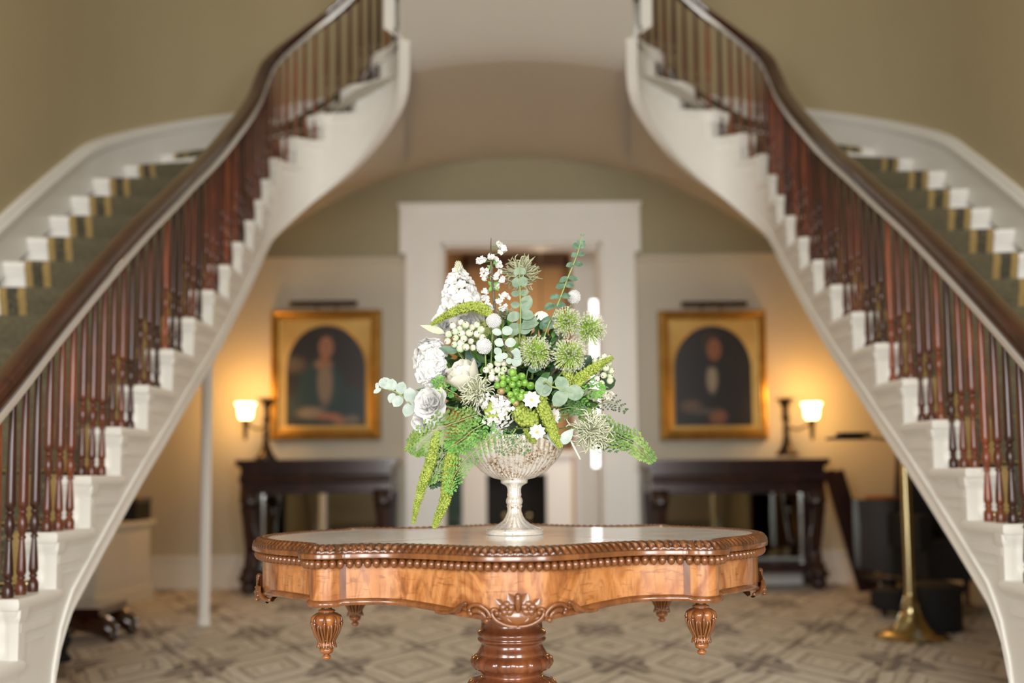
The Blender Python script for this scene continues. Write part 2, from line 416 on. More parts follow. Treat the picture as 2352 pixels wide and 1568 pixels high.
# vaulted soffit over the inner vestibule and the face above it
def vault():
    R = 3.43; za = 3.55; Y0 = 6.65
    xs = np.linspace(-2.6, 2.6, 61); V = []; F = []
    ts = np.linspace(0, 1, 22)
    for x in xs:
        z = za - (R - math.sqrt(R * R - x * x))
        a = min(1, max(0, (abs(x) - .95) / .65)); a = a * a * (3 - 2 * a)
        yf = Y0 + a * .6
        for t in ts: V.append((XA + x, yf + (DB - yf) * t, z))
    n = len(ts)
    for i in range(60):
        for j in range(n - 1): F.append((i * n + j, i * n + j + 1, (i + 1) * n + j + 1, (i + 1) * n + j))
    m = MB().add(V, F)
    # rounded edge and upright face
    V = []; F = []; k = 16
    for i in range(31):
        u = -1 + i / 15
        for j in range(k):
            q = j / (k - 1); D = Y0 - q * 1.1; rise = .72 * (math.sqrt(.02 + (Y0 - D) ** 2) - math.sqrt(.02)); x = u * (.76 - .11 * q) * (1 if u < 0 else .97)
            z = za - (R - math.sqrt(R * R - x * x)); V.append((XA + x, D, z + rise))
    for i in range(30):
        for j in range(k - 1): F.append((i * k + j, (i + 1) * k + j, (i + 1) * k + j + 1, i * k + j + 1))
    m.add(V, F)
    struct('ceiling_vault', m, VAULT, smooth=True)
vault()
# ------------------------------------------------------------------ the two staircases
RZ = .184
IK = [(1.53, 2.64), (1.53, 2.94), (1.53, 3.22), (1.535, 3.49), (1.535, 3.76), (1.535, 4.04), (1.535, 4.33), (1.535, 4.64), (1.535, 4.94), (1.535, 5.25), (1.535, 5.54), (1.54, 5.82), (1.54, 6.08), (1.545, 6.32), (1.555, 6.52), (1.54, 6.68), (1.46, 6.82), (1.31, 6.90), (1.10, 6.88), (.925, 6.79), (.785, 6.62), (.745, 6.36), (.71, 6.08), (.675, 5.78)]
OK_ = [(2.66, 2.64), (2.66, 2.92), (2.66, 3.20), (2.66, 3.45), (2.66, 3.70), (2.66, 3.96), (2.66, 4.24), (2.66, 4.54), (2.66, 4.84), (2.66, 5.14), (2.66, 5.40), (2.66, 5.66), (2.66, 5.93), (2.655, 6.20), (2.635, 6.47), (2.575, 6.83), (2.45, 7.21), (2.24, 7.59), (1.93, 7.95), (1.5, 8.22), (1.0, 8.35), (.5, 8.4), (0, 7.5), (0, 6.5)]
def sp2(K, t):
    n = len(K) - 1; t = min(max(t, 0), n); i = min(int(t), n - 1); f = t - i
    q = lambda j: np.array(K[j]) if 0 <= j <= n else (2 * np.array(K[0]) - np.array(K[1]) if j < 0 else 2 * np.array(K[n]) - np.array(K[n - 1]))
    a, b, c, d = q(i - 1), q(i), q(i + 1), q(i + 2)
    return .5 * (2 * b + (c - a) * f + (2 * a - 5 * b + 4 * c - d) * f * f + (3 * b - a - 3 * c + d) * f ** 3)
def inner(t): return sp2(IK, t)
def outer(t): return sp2(OK_, t)
def outx(t): return outer(t) + (outer(t) - inner(t)) * .027
def inw(t):
    d = inner(min(t + .1, 21)) - inner(max(t - .1, 0)); d /= np.linalg.norm(d)
    return np.array([d[1], -d[0]])          # into the stair, away from the hall
def nose(t): return (t + 1) * RZ
def zbot(t):
    D = inner(t)[1]; z = nose(t) - .385
    if t > 12:
        q = min(1, (t - 12) / 4.5); z -= .17 * q * q * (3 - 2 * q)
    if t > 20: z = float(np.interp(t, [20, 21, 22, 23], [3.309, 3.60, 3.90, 4.04]))
    if t < 5: z = min(z, float(np.interp(D, [3.50, 3.51, 3.57, 3.68, 3.83, 4.10], [0, .20, .36, .50, .62, .76])))
    return max(0, z)
BALP = [(.0165, 0), (.0175, .004), (.0175, .028), (.0135, .036), (.0095, .044), (.0130, .049), (.0130, .053), (.0098, .057), (.0150, .068), (.0150, .076), (.0132, .105), (.0100, .145), (.0080, .170), (.0118, .174), (.0118, .179), (.0080, .184), (.0120, .195), (.0158, .212), (.0152, .226), (.0120, .240), (.0088, .248), (.0130, .253), (.0130, .259), (.0090, .264), (.0128, .270), (.0165, .276), (.0165, .290)]
def bal_mesh(h, fat=1.0):
    p = [(r * fat, z) for r, z in BALP]
    p += [(.0158 * fat, .36), (.0135 * fat, .29 + (h - .29) * .55), (.0100 * fat, h - .02), (.0095 * fat, h + .02)]
    return MB().lathe(p, 10)
def staircase(side, nm):
    sx = 1 if side > 0 else -1
    base = Vector((XA + sx * 2.1, 2.6, 0))
    T = thing('staircase', 'white %s flight of stairs with turned mahogany balusters and dark handrail' % nm, 'staircase', base)
    L = tuple(-base)
    P = lambda q, z: (XA + sx * q[0], q[1], z)
    def B(mb, name, m, parent=T, smooth=True):
        o = mb.build(name, m, parent, smooth)
        if parent is T: o.location = L
        return o
    NT = 20; NL = 22
    nl = lambda t: min(nose(t), 4.048)
    for k in range(NT):
        z = nose(k)
        ins = [inner(k + j / 4) for j in range(5)]; d = inner(min(k + 1, 21)) - inner(k + .8); d /= np.linalg.norm(d)
        ring = [ins[0]] + ins[1:] + [ins[-1] + d * .055, outx(k + 1) + (outer(min(k + 1, 21)) - outer(k)) * .1, outx(k + 1), outx(k)]
        ring = [np.array(r) for r in ring]; c = sum(ring) / len(ring)
        mb = MB(); V = []; n = len(ring)
        lay = [(-.078, .030), (-.064, .028), (-.052, .016), (-.036, .012), (-.034, .004), (-.026, 0), (-.010, 0), (0, .006)]
        for dz, q in lay:
            for r in ring:
                e = c - r; e = e / max(abs(e[0]), 1e-6) * q if abs(e[0]) > abs(e[1]) else e / abs(e[1]) * q
                e = np.array([math.copysign(q, c[0] - r[0]), math.copysign(q, c[1] - r[1])]) 
                V.append(P(r + e, z + dz))
        F = []
        for i in range(len(lay) - 1):
            for j in range(n):
                a = (j + 1) % n; F.append((i * n + j, i * n + a, (i + 1) * n + a, (i + 1) * n + j))
        F.append(tuple((len(lay) - 1) * n + j for j in range(n))); F.append(tuple(range(n))[::-1])
        B(mb.add(V, F), 'tread', TRIM)
        # riser with a pilaster at its open end
        dn = inner(k + .12) - inner(k); dn = dn / np.linalg.norm(dn); w_ = inw(k)
        a = inner(k) + dn * .035 + w_ * .018; b = outx(k) + dn * .035
        V = []
        for zz in (z - RZ, z - .03):
            for q in (a, b, b + dn * .02, a + dn * .02): V.append(P(q, zz))
        mb = MB().add(V, BOXF)
        a0 = inner(k) + dn * .030 + w_ * .012; V = []
        for zz, s_ in ((z - RZ, 0), (z - .075, 0), (z - .06, .006), (z - .03, .010)):
            for q in (a0 - dn * s_ - w_ * s_, a0 + w_ * .03 - dn * s_, a0 + w_ * .03 + dn * .045, a0 + dn * .045 - w_ * s_): V.append(P(q, zz))
        F = [(i * 4 + j, i * 4 + (j + 1) % 4, i * 4 + 4 + (j + 1) % 4, i * 4 + 4 + j) for i in range(3) for j in range(4)] + [(0, 1, 2, 3), (12, 13, 14, 15)]
        mb.add(V, F)
        B(mb, 'riser', TRIM, smooth=False)
    # closed string under the step ends
    mb = MB(); mo = MB(); so = MB(); br = []
    for k in range(NL):
        top = nl(k) - .05; V = []; m = 5
        for j in range(m):
            t = k + .12 + j / (m - 1)
            if t > 22.9: t = 22.9
            q = inner(t) + inw(t) * .018; q2 = inner(t) + inw(t) * .08
            zb = min(zbot(t), top)
            V += [P(q, zb), P(q, top), P(q2, zb), P(q2, top)]
        F = []
        for j in range(m - 1):
            a, b = j * 4, j * 4 + 4
            F += [(a, b, b + 1, a + 1), (a + 2, a + 3, b + 3, b + 2), (a, a + 2, b + 2, b), (a + 1, b + 1, b + 3, a + 3)]
        F += [(0, 1, 3, 2), ((m - 1) * 4, (m - 1) * 4 + 2, (m - 1) * 4 + 3, (m - 1) * 4 + 1)]
        mb.add(V, F)
        # raised bracket panel under each step end
        bm = MB(); zs = nose(k)
        if k >= NT: continue
        t0, t1 = k + .16, k + 1.04
        def bar(ta, tb, za, zb_, off, th=.02):
            V = []; m = 4
            for j in range(m):
                t = min(ta + (tb - ta) * j / (m - 1), 20.25)
                q = inner(t) + inw(t) * (.018 - off); q2 = inner(t) + inw(t) * th
                V += [P(q, za), P(q, zb_), P(q2, za), P(q2, zb_)]
            F = []
            for j in range(m - 1):
                a, b = j * 4, j * 4 + 4
                F += [(a, b, b + 1, a + 1), (a, a + 2, b + 2, b), (a + 1, b + 1, b + 3, a + 3)]
            F += [(0, 1, 3, 2), ((m - 1) * 4, (m - 1) * 4 + 2, (m - 1) * 4 + 3, (m - 1) * 4 + 1)]
            bm.add(V, F)
        bar(t0, t1, zs - .105, zs - .078, .007)
        if k < 20: bar(t0 + .06, min(t1, 21) - .22, zs - .142, zs - .135, .004)
        br.append(bm)
    B(mb, 'string', TRIM, smooth=False)
    for bm in br: B(bm, 'bracket', TRIM, smooth=False)
    # band moulding that follows the sloping lower edge
    ts = [2.78 + i * (22.8 - 2.78) / 120 for i in range(121)]; V = []; F = []
    for t in ts:
        w_ = inw(t); q = inner(t); zb = zbot(t)
        for off, dz in ((.03, -.006), (.012, -.006), (.010, .006), (.013, .012), (.013, .058), (.009, .063), (.009, .070), (.019, .074)):
            V.append(P(q + w_ * off, zb + dz * (1 if t > 3.9 else 1)))
    for i in range(120):
        for j in range(7): F.append((i * 8 + j, i * 8 + j + 1, i * 8 + 9 + j, i * 8 + 8 + j))
    B(MB().add(V, F), 'string_moulding', TRIM)
    q = inner(2.93); 
    pl = MB().box((XA + sx * (q[0] + .0) - .04, 2.7, 0), (XA + sx * q[0] + .04, 3.53, .10)); pl.box((XA + sx * q[0] - .032, 2.7, .10), (XA + sx * q[0] + .04 if sx < 0 else XA + sx * q[0] + .045, 3.515, .22))
    B(pl, 'plinth', TRIM, smooth=False)
    # plastered underside
    V = []; F = []; m = 90
    for i in range(m):
        t = 3.2 + i * 17.0 / (m - 1); a = inner(t) + inw(t) * .05; b = outer(t)
        V += [P(a, zbot(t) + .015), P(b, zbot(t) + .015)]
    for i in range(m - 1): F.append((i * 2, i * 2 + 1, i * 2 + 3, i * 2 + 2))
    B(MB().add(V, F), 'soffit', VAULT)
    # skirting against the wall
    V = []; F = []; m = 120; prof = [(.0, -.12), (.0, .11), (-.010, .115), (-.012, .15), (.004, .165), (.008, .185), (.06, .195), (.08, .19)]
    for i in range(m):
        t = i * 21 / (m - 1); b = outer(t); c_ = inner(t); d = (b - c_) / np.linalg.norm(b - c_)
        for off, dz in prof: V.append(P(b + d * (off - .0), nose(t) + dz + .035))
    n = len(prof)
    for i in range(m - 1):
        for j in range(n - 1): F.append((i * n + j, i * n + j + 1, i * n + n + j + 1, i * n + n + j))
    B(MB().add(V, F), 'skirting', TRIM)
    # handrail
    prof = [(-.026, -.058), (.026, -.058), (.036, -.052), (.040, -.026), (.034, -.022), (.036, -.014), (.040, -.006), (.033, .007), (.015, .013), (-.015, .013), (-.033, .007), (-.040, -.006), (-.036, -.014), (-.034, -.022), (-.040, -.026), (-.036, -.052)]
    pts = []
    for i in range(150):
        t = .2 + i * 22.6 / 149; q = inner(t) + inw(t) * .055
        pts.append(P(q, nl(t) + .672))
    hr = B(MB().tube(pts, 1.0, prof=prof), 'handrail', RAIL)
    pb = [(.030 * -sx, -.064), (.042 * -sx, -.061), (.047 * -sx, -.050), (.044 * -sx, -.038), (.036 * -sx, -.036), (.030 * -sx, -.048)]  # pale strip added to imitate the bright highlight under the rail
    o = MB().tube(pts, 1.0, prof=pb).build('rail_highlight', RAILSHINE, hr); o['label'] = 'pale strip standing for the highlight along the lower edge of the handrail'
    # balusters, three to a tread
    proto = {}
    for k in range(NL):
        for j, f in enumerate((.17, .50, .83)):
            t = k + f; q = inner(t) + inw(t) * .055
            fat = side > 0 and k == 2 and j == 0
            key = (j, fat)
            if key not in proto: proto[key] = bal_mesh(.615 + f * RZ, 1.5 if fat else 1.0)
            if not hasattr(proto[key], 'data'):
                o = proto[key].build('baluster', MAHOG, T); proto[key] = o
            else: o = copyo(proto[key], T)
            if fat: o['label'] = 'thicker newel-like mahogany baluster'
            o.location = Vector(P(q, nl(k))) - base
    # upper wall that the flight is built against
    V = []; F = []; m = 100
    for i in range(m):
        t = 7.4 + i * 13.6 / (m - 1); b = outer(t); c_ = inner(t); d = (b - c_) / np.linalg.norm(b - c_)
        q = b + d * .038; q[1] = min(q[1], DB - .01)
        V += [P(q, nose(t) - .30), P(q, 6.4)]
    for i in range(m - 1): F.append((i * 2, i * 2 + 1, i * 2 + 3, i * 2 + 2))
    o = MB().add(V, F).build('wall_stair_' + ('left' if side < 0 else 'right'), WALL); o['kind'] = 'structure'
    # carpet runner with brass rods
    R = thing('stair_runner', 'olive green carpet runner with gold and black floral border on the %s stairs' % nm, 'carpet', base)
    V = []; F = []; UV = []; nc = 24; row = 0; vv = 0
    for k in range(NT):
        e0 = inner(k + .1) - inner(k); e0 /= np.linalg.norm(e0)
        for (dd, zz, adv) in ((.026, nose(k) - RZ + .008, 0), (.006, nose(k) - .072, .11), (-.007, nose(k) - .044, .04), (-.007, nose(k) - .004, .03), (.006, nose(k) + .007, .02)):
            vv += adv
            for c in range(nc):
                u = c / (nc - 1); s_ = .105 + u * .80
                a = inner(k); b = outer(k); e = e0
                q = a + (b - a) * s_ + e * dd
                V.append(P(q, zz)); UV.append((u, vv))
            row += 1
        vv += .27
    for i in range(row - 1):
        for j in range(nc - 1): F.append((i * nc + j, i * nc + j + 1, i * nc + nc + j + 1, i * nc + nc + j))
    o = MB().add(V, F).build('runner', RUNNER, R); o.location = L
    lay = o.data.uv_layers.new(name='UVMap'); li = np.zeros(len(o.data.loops), int); o.data.loops.foreach_get('vertex_index', li)
    lay.data.foreach_set('uv', np.array(UV)[li].ravel())
    for k in range(1, NT):
        e = inner(k + .1) - inner(k); e /= np.linalg.norm(e); a = inner(k); b = outer(k)
        q0, q1 = a + (b - a) * .085 + e * .012, a + (b - a) * .925 + e * .012; z = nose(k) - RZ + .02
        m = MB().tube([P(q0, z), P(q1, z)], .008, 8); m.ball(P(q0, z), .013, 0, 1); m.ball(P(q1, z), .013, 0, 1)
        o = m.build('stair_rod', BRASS, R); o.location = L
    return T
staircase(-1, 'left'); staircase(1, 'right')
struct('floor_landing', MB().box((XA - .62, 5.95, 4.03), (XA + .62, DB, 4.05)), VAULT)

# ------------------------------------------------------------------ the centre table
TC = Vector((-.006, 2.72, 0)); TROT = math.radians(1.6); TZ = .76
def outline():
    "quarter outline of the rim, mirrored; list of (x,y) going round, with corner flags"
    fr = spl([(x, y, 0) for x, y in ((0, .520), (.06, .513), (.12, .484), (.19, .430), (.26, .392), (.32, .384), (.372, .392))], 6)
    lo = spl([(x, y, 0) for x, y in ((.372, .390), (.395, .402), (.425, .404), (.453, .390), (.470, .360), (.468, .332))], 5)
    sd = spl([(x, y, 0) for x, y in ((.468, .332), (.492, .300), (.530, .262), (.574, .205), (.612, .130), (.634, .060), (.640, 0))], 6)
    q = [(p.x, p.y) for p in fr[:-1]] + [(p.x, p.y) for p in lo[:-1]] + [(p.x, p.y) for p in sd]
    n1, n2 = len(fr) - 1, len(fr) - 1 + len(lo) - 1
    pts = [(x, -y) for x, y in q]                                      # front (towards camera) right quarter
    pts += [(x, y) for x, y in q[::-1]][1:]
    pts += [(-x, y) for x, y in q][1:]
    pts += [(-x, -y) for x, y in q[::-1]][1:-1]
    return np.array(pts), n1, n2, len(q)
OUT, N1, N2, NQ = outline(); NO = len(OUT)
tg = np.roll(OUT, -1, 0) - np.roll(OUT, 1, 0); tg /= np.linalg.norm(tg, axis=1)[:, None]
NRM = np.stack([tg[:, 1], -tg[:, 0]], 1)          # outward
if (NRM[0] * OUT[0]).sum() < 0: NRM = -NRM
AL = np.concatenate([[0], np.cumsum(np.linalg.norm(np.diff(np.vstack([OUT, OUT[:1]]), axis=0), axis=1))])
def on(s):
    s = s % AL[-1]; i = min(np.searchsorted(AL, s, 'right') - 1, NO - 1); f = (s - AL[i]) / max(AL[i + 1] - AL[i], 1e-9)
    j = (i + 1) % NO; n = NRM[i] * (1 - f) + NRM[j] * f
    return OUT[i] * (1 - f) + OUT[j] * f, n / np.linalg.norm(n)
def sweep(prof, closed=True, ia=0, ib=None, dens=1):
    V = []; F = []; idx = range(NO) if ib is None else [i % NO for i in range(ia, ib + 1)]
    m = len(prof); idx = list(idx)
    for i in idx:
        for off, z in prof:
            zz = z(i) if callable(z) else z
            V.append((OUT[i][0] + NRM[i][0] * off, OUT[i][1] + NRM[i][1] * off, zz))
    n = len(idx)
    for i in range(n if ib is None else n - 1):
        k = (i + 1) % n
        for j in range(m - 1): F.append((i * m + j, k * m + j, k * m + j + 1, i * m + j + 1))
    return V, F
def table():
    T = thing('centre_table', 'carved walnut centre table with serpentine white marble top on a turned pedestal', 'table', TC, TROT)
    # marble slab
    V, F = sweep([(-.050, TZ - .014), (-.034, TZ - .014), (-.030, TZ - .004), (-.034, TZ), (-.037, TZ), (-.05, TZ)])
    m = len(V) // NO; V = list(V) + [(0, 0, TZ)]; F += [(i * m + 5, ((i + 1) % NO) * m + 5, len(V) - 1) for i in range(NO)]; F.append(tuple(i * m for i in range(NO))[::-1])
    o = MB().add(V, F).build('marble_top', MARBLE, T, True)
    # rim: rope-carved upper moulding, flat fillet, cove
    ncar = 214; per = AL[-1]; mb = MB(); V = []; F = []
    ns = ncar * 6; prof = [(-.034, .0), (-.030, .0025), (-.020, .003), (-.008, -.001), (.000, -.009), (.003, -.015), (.002, -.0165)]
    for i in range(ns):
        s = i / ns * per; 
        for j, (off, z) in enumerate(prof):
            u = j / 6; sh = s - u * .024 * (1 if (s % per) < per / 2 else -1)
            p, n = on(s); ph = (sh / per * ncar) % 1.0
            h = math.sqrt(max(0, 1 - (2 * ph - 1) ** 2)); d = (-.0060 + .0085 * h) * (math.sin(PI * min(1, max(0, (j - .6) / 5))) if 0 < j < 6 else 0)
            V.append((p[0] + n[0] * (off + d * .7), p[1] + n[1] * (off + d * .7), TZ + z + d * .8))
    for i in range(ns):
        k = (i + 1) % ns
        for j in range(6): F.append((i * 7 + j, k * 7 + j, k * 7 + j + 1, i * 7 + j + 1))
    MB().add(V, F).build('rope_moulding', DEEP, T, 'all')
    V, F = sweep([(-.02, TZ - .016), (.003, TZ - .0162), (.004, TZ - .018), (.0035, TZ - .0265), (.001, TZ - .0275), (-.008, TZ - .0280), (-.020, TZ - .0285), (-.024, TZ - .042), (-.026, TZ - .044)])
    MB().add(V, F).build('rim_fillet', CARVE, T, True)
    # row of egg-shaped beads
    nb = 206; bead = None
    for i in range(nb):
        p, n = on((i + .5) / nb * per)
        if bead is None:
            bead = MB().ball((0, 0, 0), 1, 0, 1, (.0086, .0100, .0112)).build('bead', CARVE, T); o = bead
        else: o = copyo(bead, T)
        o.location = (p[0] - n[0] * .0115, p[1] - n[1] * .0115, TZ - .0385); o.rotation_euler = (0, 0, math.atan2(n[1], n[0]) + PI / 2)
    # apron panels between stringing strips
    def zb(i):
        x, y = abs(OUT[i][0]), abs(OUT[i][1]); q = i % NO
        if x < .373 and y > .35: return float(np.interp(x, [0, .05, .09, .13, .18, .25, .30, .372], [.612, .614, .618, .621, .627, .634, .636, .636])) - .0
        if x > .47: return float(np.interp(y, [0, .05, .10, .16, .24, .34], [.598, .606, .620, .634, .640, .638]))
        return .633
    def seg(a, b, name, m, off, edge=0):
        V, F = sweep([(off - .02, TZ - .040), (off, TZ - .040), (off + edge, TZ - .046), (off + edge, lambda i: zb(i) + .006), (off, lambda i: zb(i)), (off - .02, lambda i: zb(i))], ia=a, ib=b)
        k = 6; n = len(V) // k; F.append(tuple(range(6))); F.append(tuple((n - 1) * k + j for j in range(6))[::-1])
        return MB().add(V, F).build(name, m, T, True)
    q = NQ - 1
    marks = [0]
    cuts = []
    for qd in range(4):
        a0 = qd * q
        if qd % 2 == 0: cuts += [a0, a0 + N1, a0 + N2]
        else: cuts += [a0, a0 + (q - N2), a0 + (q - N1)]
    cuts = sorted(cuts)
    for i, a in enumerate(cuts):
        b = cuts[(i + 1) % len(cuts)] if i + 1 < len(cuts) else NO
        long_ = b - a > 30
        seg(a, b, 'veneer_panel', VENEER, -.022)
    for a in [c for c in cuts if c % q]:
        for p, n in (on(AL[a % NO]),):
            mb = MB().box((-.0065, -.004, zb(a % NO)), (.0065, .006, TZ - .04))
            o = mb.build('stringing_strip', CARVE, T, False); o.location = (p[0] - n[0] * .022, p[1] - n[1] * .022, 0); o.rotation_euler = (0, 0, math.atan2(n[1], n[0]) + PI / 2)
    # lower edge moulding
    V, F = sweep([(-.030, lambda i: zb(i) - .004), (-.016, lambda i: zb(i) - .004), (-.0135, lambda i: zb(i) + .0), (-.0135, lambda i: zb(i) + .004), (-.0165, lambda i: zb(i) + .0085), (-.022, lambda i: zb(i) + .010)])
    MB().add(V, F).build('lower_moulding', CARVE, T, True)
    # corner drops
    def drop():
        def fl(th, i, r, z):
            if -.104 < z < -.034: return r * (1 + .10 * np.abs(np.sin(th * 4)) * (1 if z > -.1 else .6) - .05 * (np.abs(np.cos(th * 4)) ** 6))
            if -.118 < z < -.110: return r * (1 + .14 * np.abs(np.cos(th * 4)))
            return np.full_like(th, r)
        p = [(.001, -.1445), (.006, -.1438), (.0100, -.140), (.0100, -.136), (.0065, -.1325), (.0060, -.131), (.0135, -.127), (.0155, -.122), (.0135, -.117), (.0115, -.1155), (.0200, -.110), (.0215, -.106), (.0165, -.102), (.0140, -.096), (.0150, -.090), (.0205, -.080), (.0255, -.068), (.0300, -.056), (.0320, -.048), (.0305, -.040), (.0250, -.034), (.0170, -.031), (.0190, -.029), (.0190, -.026), (.0120, -.023), (.0115, -.018), (.0160, -.013), (.0290, -.011), (.0320, -.007), (.0300, -.003), (.0320, .0)]
        p = [(r, z * .93) for r, z in p]
        mb = MB().lathe(p, 48, 0, None, lambda th, i, r, z: fl(th, i, r, z / .93))
        return mb
    base = None
    for x, y in ((-.424, -.270), (.424, -.270), (-.424, .270), (.424, .270)):
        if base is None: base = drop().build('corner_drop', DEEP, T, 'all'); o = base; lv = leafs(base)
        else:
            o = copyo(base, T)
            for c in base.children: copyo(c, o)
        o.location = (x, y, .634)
    # under-frame board carrying drops and pedestal
    V, F = sweep([(-.03, .640), (-.03, .655)]); m = 2
    F = [tuple(i * 2 for i in range(NO))[::-1], tuple(i * 2 + 1 for i in range(NO))] + F
    MB().add(V, F).build('under_board', DARKW, T, False)
    # pedestal
    def flp(th, i, r, z):
        if .428 < z < .462: return r * (1 - .045 * (np.abs(np.sin(th * 8)) < .22) - .02 * np.abs(np.cos(th * 8)) ** 8)
        if .33 < z < .402: return r * (1 + .05 * np.abs(np.sin(th * 14)) - .03)
        return np.full_like(th, r)
    p = [(.20, .0), (.20, .03), (.17, .05), (.14, .07), (.11, .12), (.10, .20), (.085, .27), (.09, .29), (.105, .31), (.112, .335), (.118, .36), (.114, .385), (.105, .400), (.095, .406), (.078, .410), (.074, .416), (.079, .421), (.081, .424), (.085, .426), (.096, .430), (.103, .439), (.105, .447), (.102, .455), (.094, .462), (.086, .465), (.087, .468), (.080, .478), (.077, .488), (.077, .494), (.082, .495), (.0855, .499), (.0855, .503), (.080, .5065), (.0855, .510), (.086, .517), (.083, .523), (.077, .526), (.077, .545), (.083, .565), (.12, .60), (.14, .645)]
    MB().lathe(p, 112, 0, None, flp).build('pedestal', wood('pedestal_walnut', (.07, .018, .008), (.16, .048, .017), (.26, .085, .028), .24, .7, 3), T, 'all')
    ft = None
    for i in range(4):
        c = spl([(.12, 0, .14), (.24, 0, .12), (.34, 0, .06), (.42, 0, .03), (.46, 0, .05)], 6)
        if ft is None: ft = MB().tube(c, [.05 - .0008 * k for k in range(len(c))], 10).build('foot', CARVE, T); o = ft
        else: o = copyo(ft, T)
        o.rotation_euler = (0, 0, PI / 4 + i * PI / 2)
    # carved centre ornament, front and ends
    def scroll(pts, r, mb, eye=None):
        c = spl(pts, 8); n = len(c)
        mb.tube(c, [r * (.45 + .55 * math.sin(PI * min(1, (i + 2) / (n * .55)) / 2)) for i in range(n)], 7)
        if eye: mb.ball(eye[:3], eye[3], 0, 2)
    def ornament(dist, yaw, side):
        O = thing('carved_ornament', None, None); O.parent = T
        O.matrix_local = Matrix.Rotation(yaw, 4, 'Z') @ Matrix.Translation((0, -dist, 0))
        Y = -.004
        lat, dep = (OUT[:NQ, 0], -OUT[:NQ, 1]) if not side else (-OUT[:NQ, 1][::-1], OUT[:NQ, 0][::-1])
        def put(mb, name):
            for v in mb.v: v[:, 1] += dep.max() - np.interp(np.abs(v[:, 0]), lat, dep)
            mb.build(name, CARVE, O, 'all')
        V = []; F = []; n = 17
        for i in range(n):
            u = -1 + 2 * i / (n - 1); x = .052 * u; zl = .602 + .028 * abs(u) ** 2.4
            for j in range(5): V.append((x, Y - .008 * math.sin(PI * (j + .5) / 5), zl + (.636 - zl) * j / 4))
        for i in range(n - 1):
            for j in range(4): F.append((i * 5 + j, i * 5 + 5 + j, i * 5 + 6 + j, i * 5 + j + 1))
        put(MB().add(V, F), 'cartouche')
        for s in (-1, 1):
            mb = MB()
            scroll([(0, Y - .008, .6005), (s * .022, Y - .008, .6030), (s * .042, Y - .008, .6120), (s * .053, Y - .008, .6235), (s * .053, Y - .008, .6335), (s * .046, Y - .008, .6355), (s * .042, Y - .010, .630)], .0046, mb, (s * .0435, Y - .011, .6285, .0058))
            put(mb, 'volute')
            mb = MB()
            scroll([(s * .066, Y - .008, .611), (s * .0575, Y - .008, .617), (s * .062, Y - .008, .631), (s * .075, Y - .008, .6415), (s * .090, Y - .008, .6440), (s * .101, Y - .008, .637), (s * .100, Y - .008, .627)], .0046, mb, (s * .099, Y - .010, .6255, .0062))
            scroll([(s * .066, Y - .004, .612), (s * .071, Y - .004, .624), (s * .082, Y - .004, .6315), (s * .094, Y - .004, .630)], .0055, mb, (s * .0655, Y - .010, .6125, .0056))
            for i in range(4): mb.ball((s * (.0695 + i * .0065), Y - .0105, .6275 + .0045 * i - .0009 * i * i), .0016, 0, 1)
            put(mb, 'beaded_scroll')
            mb = MB()
            for i in range(4):
                scroll([(s * (.1085 + .002 * i), Y - .006, .638 + .0035 * i), (s * (.108 + .006 * i), Y - .008, .646 - .0035 * i), (s * (.117 + .006 * i), Y - .008, .640 - .004 * i), (s * (.124 + .010 * i), Y - .004, .628 - .002 * i), (s * (.142 + .010 * i), Y + .004, .6225)], .0042, mb)
            put(mb, 'acanthus_curl')
            mb = MB()
            for i in range(5):
                an = 2 * PI * i / 5 + PI / 2; cx, cz = s * .0225 + .0088 * math.cos(an), .6370 + .0088 * math.sin(an)
                mb.ball((cx, Y - .009, cz), .0078, 0, 2, (1, .45, 1)); mb.ball((cx, Y - .0125, cz), .0046, 0, 1, (1, .3, 1))
            mb.ball((s * .0225, Y - .0145, .637), .0032, 0, 1)
            put(mb, 'carved_flower')
            for (lx, lz, an, ln) in ((.033, .645, .75, .017), (.018, .624, -1.9, .015), (.008, .645, 1.1, .026)):
                mb = MB()
                leafm(mb, Matrix.Translation((s * lx, Y - .006, lz)) @ Matrix.Rotation(-(an if s > 0 else PI - an) + PI / 2, 4, 'Y'), ln, ln * .40, .0, up='-Y', fold=-.3)
                put(mb, 'carved_leaf')
        mb = MB(); scroll([(0, Y - .006, .630), (0, Y - .009, .645), (0, Y - .010, .656), (0, Y - .009, .663)], .0075, mb)
        mb.ball((0, Y - .010, .6625), .0070, 0, 2); put(mb, 'tulip_bud')
        return O
    ornament(.520 - .022, 0, False); ornament(.640 - .022, PI / 2, True); ornament(.640 - .022, -PI / 2, True); ornament(.520 - .022, PI, False)
def leafm(mb, M, L, W, curl=.0, mi=0, up='Z', shape='ovate', fold=.25, n=5, notch=0):
    "leaf along local +Z? no: along +Z axis of M, width along X, face normal Y"
    V = []; F = []
    for i in range(n + 1):
        t = i / n
        if shape == 'round': w_ = math.sin(PI * min(1, t * .97 + .03)) ** .55
        elif shape == 'ovate': w_ = math.sin(PI * t ** .75) ** .9 if 0 < t < 1 else .02
        elif shape == 'petal': w_ = (math.sin(PI * min(1, t ** 1.35 * .93 + .04))) ** .6
        else: w_ = math.sin(PI * t) ** 1.2 + .02
        w_ = max(w_, .03) * W; c = curl * (t * t)
        for j, s in enumerate((-1, -.5, 0, .5, 1)):
            V.append((s * w_, -c + fold * w_ * (abs(s) ** 1.5), t * L))
    for i in range(n):
        for j in range(4): F.append((i * 5 + j, i * 5 + j + 1, i * 5 + j + 6, i * 5 + j + 5))
    mb.add(V, F, mi, M)
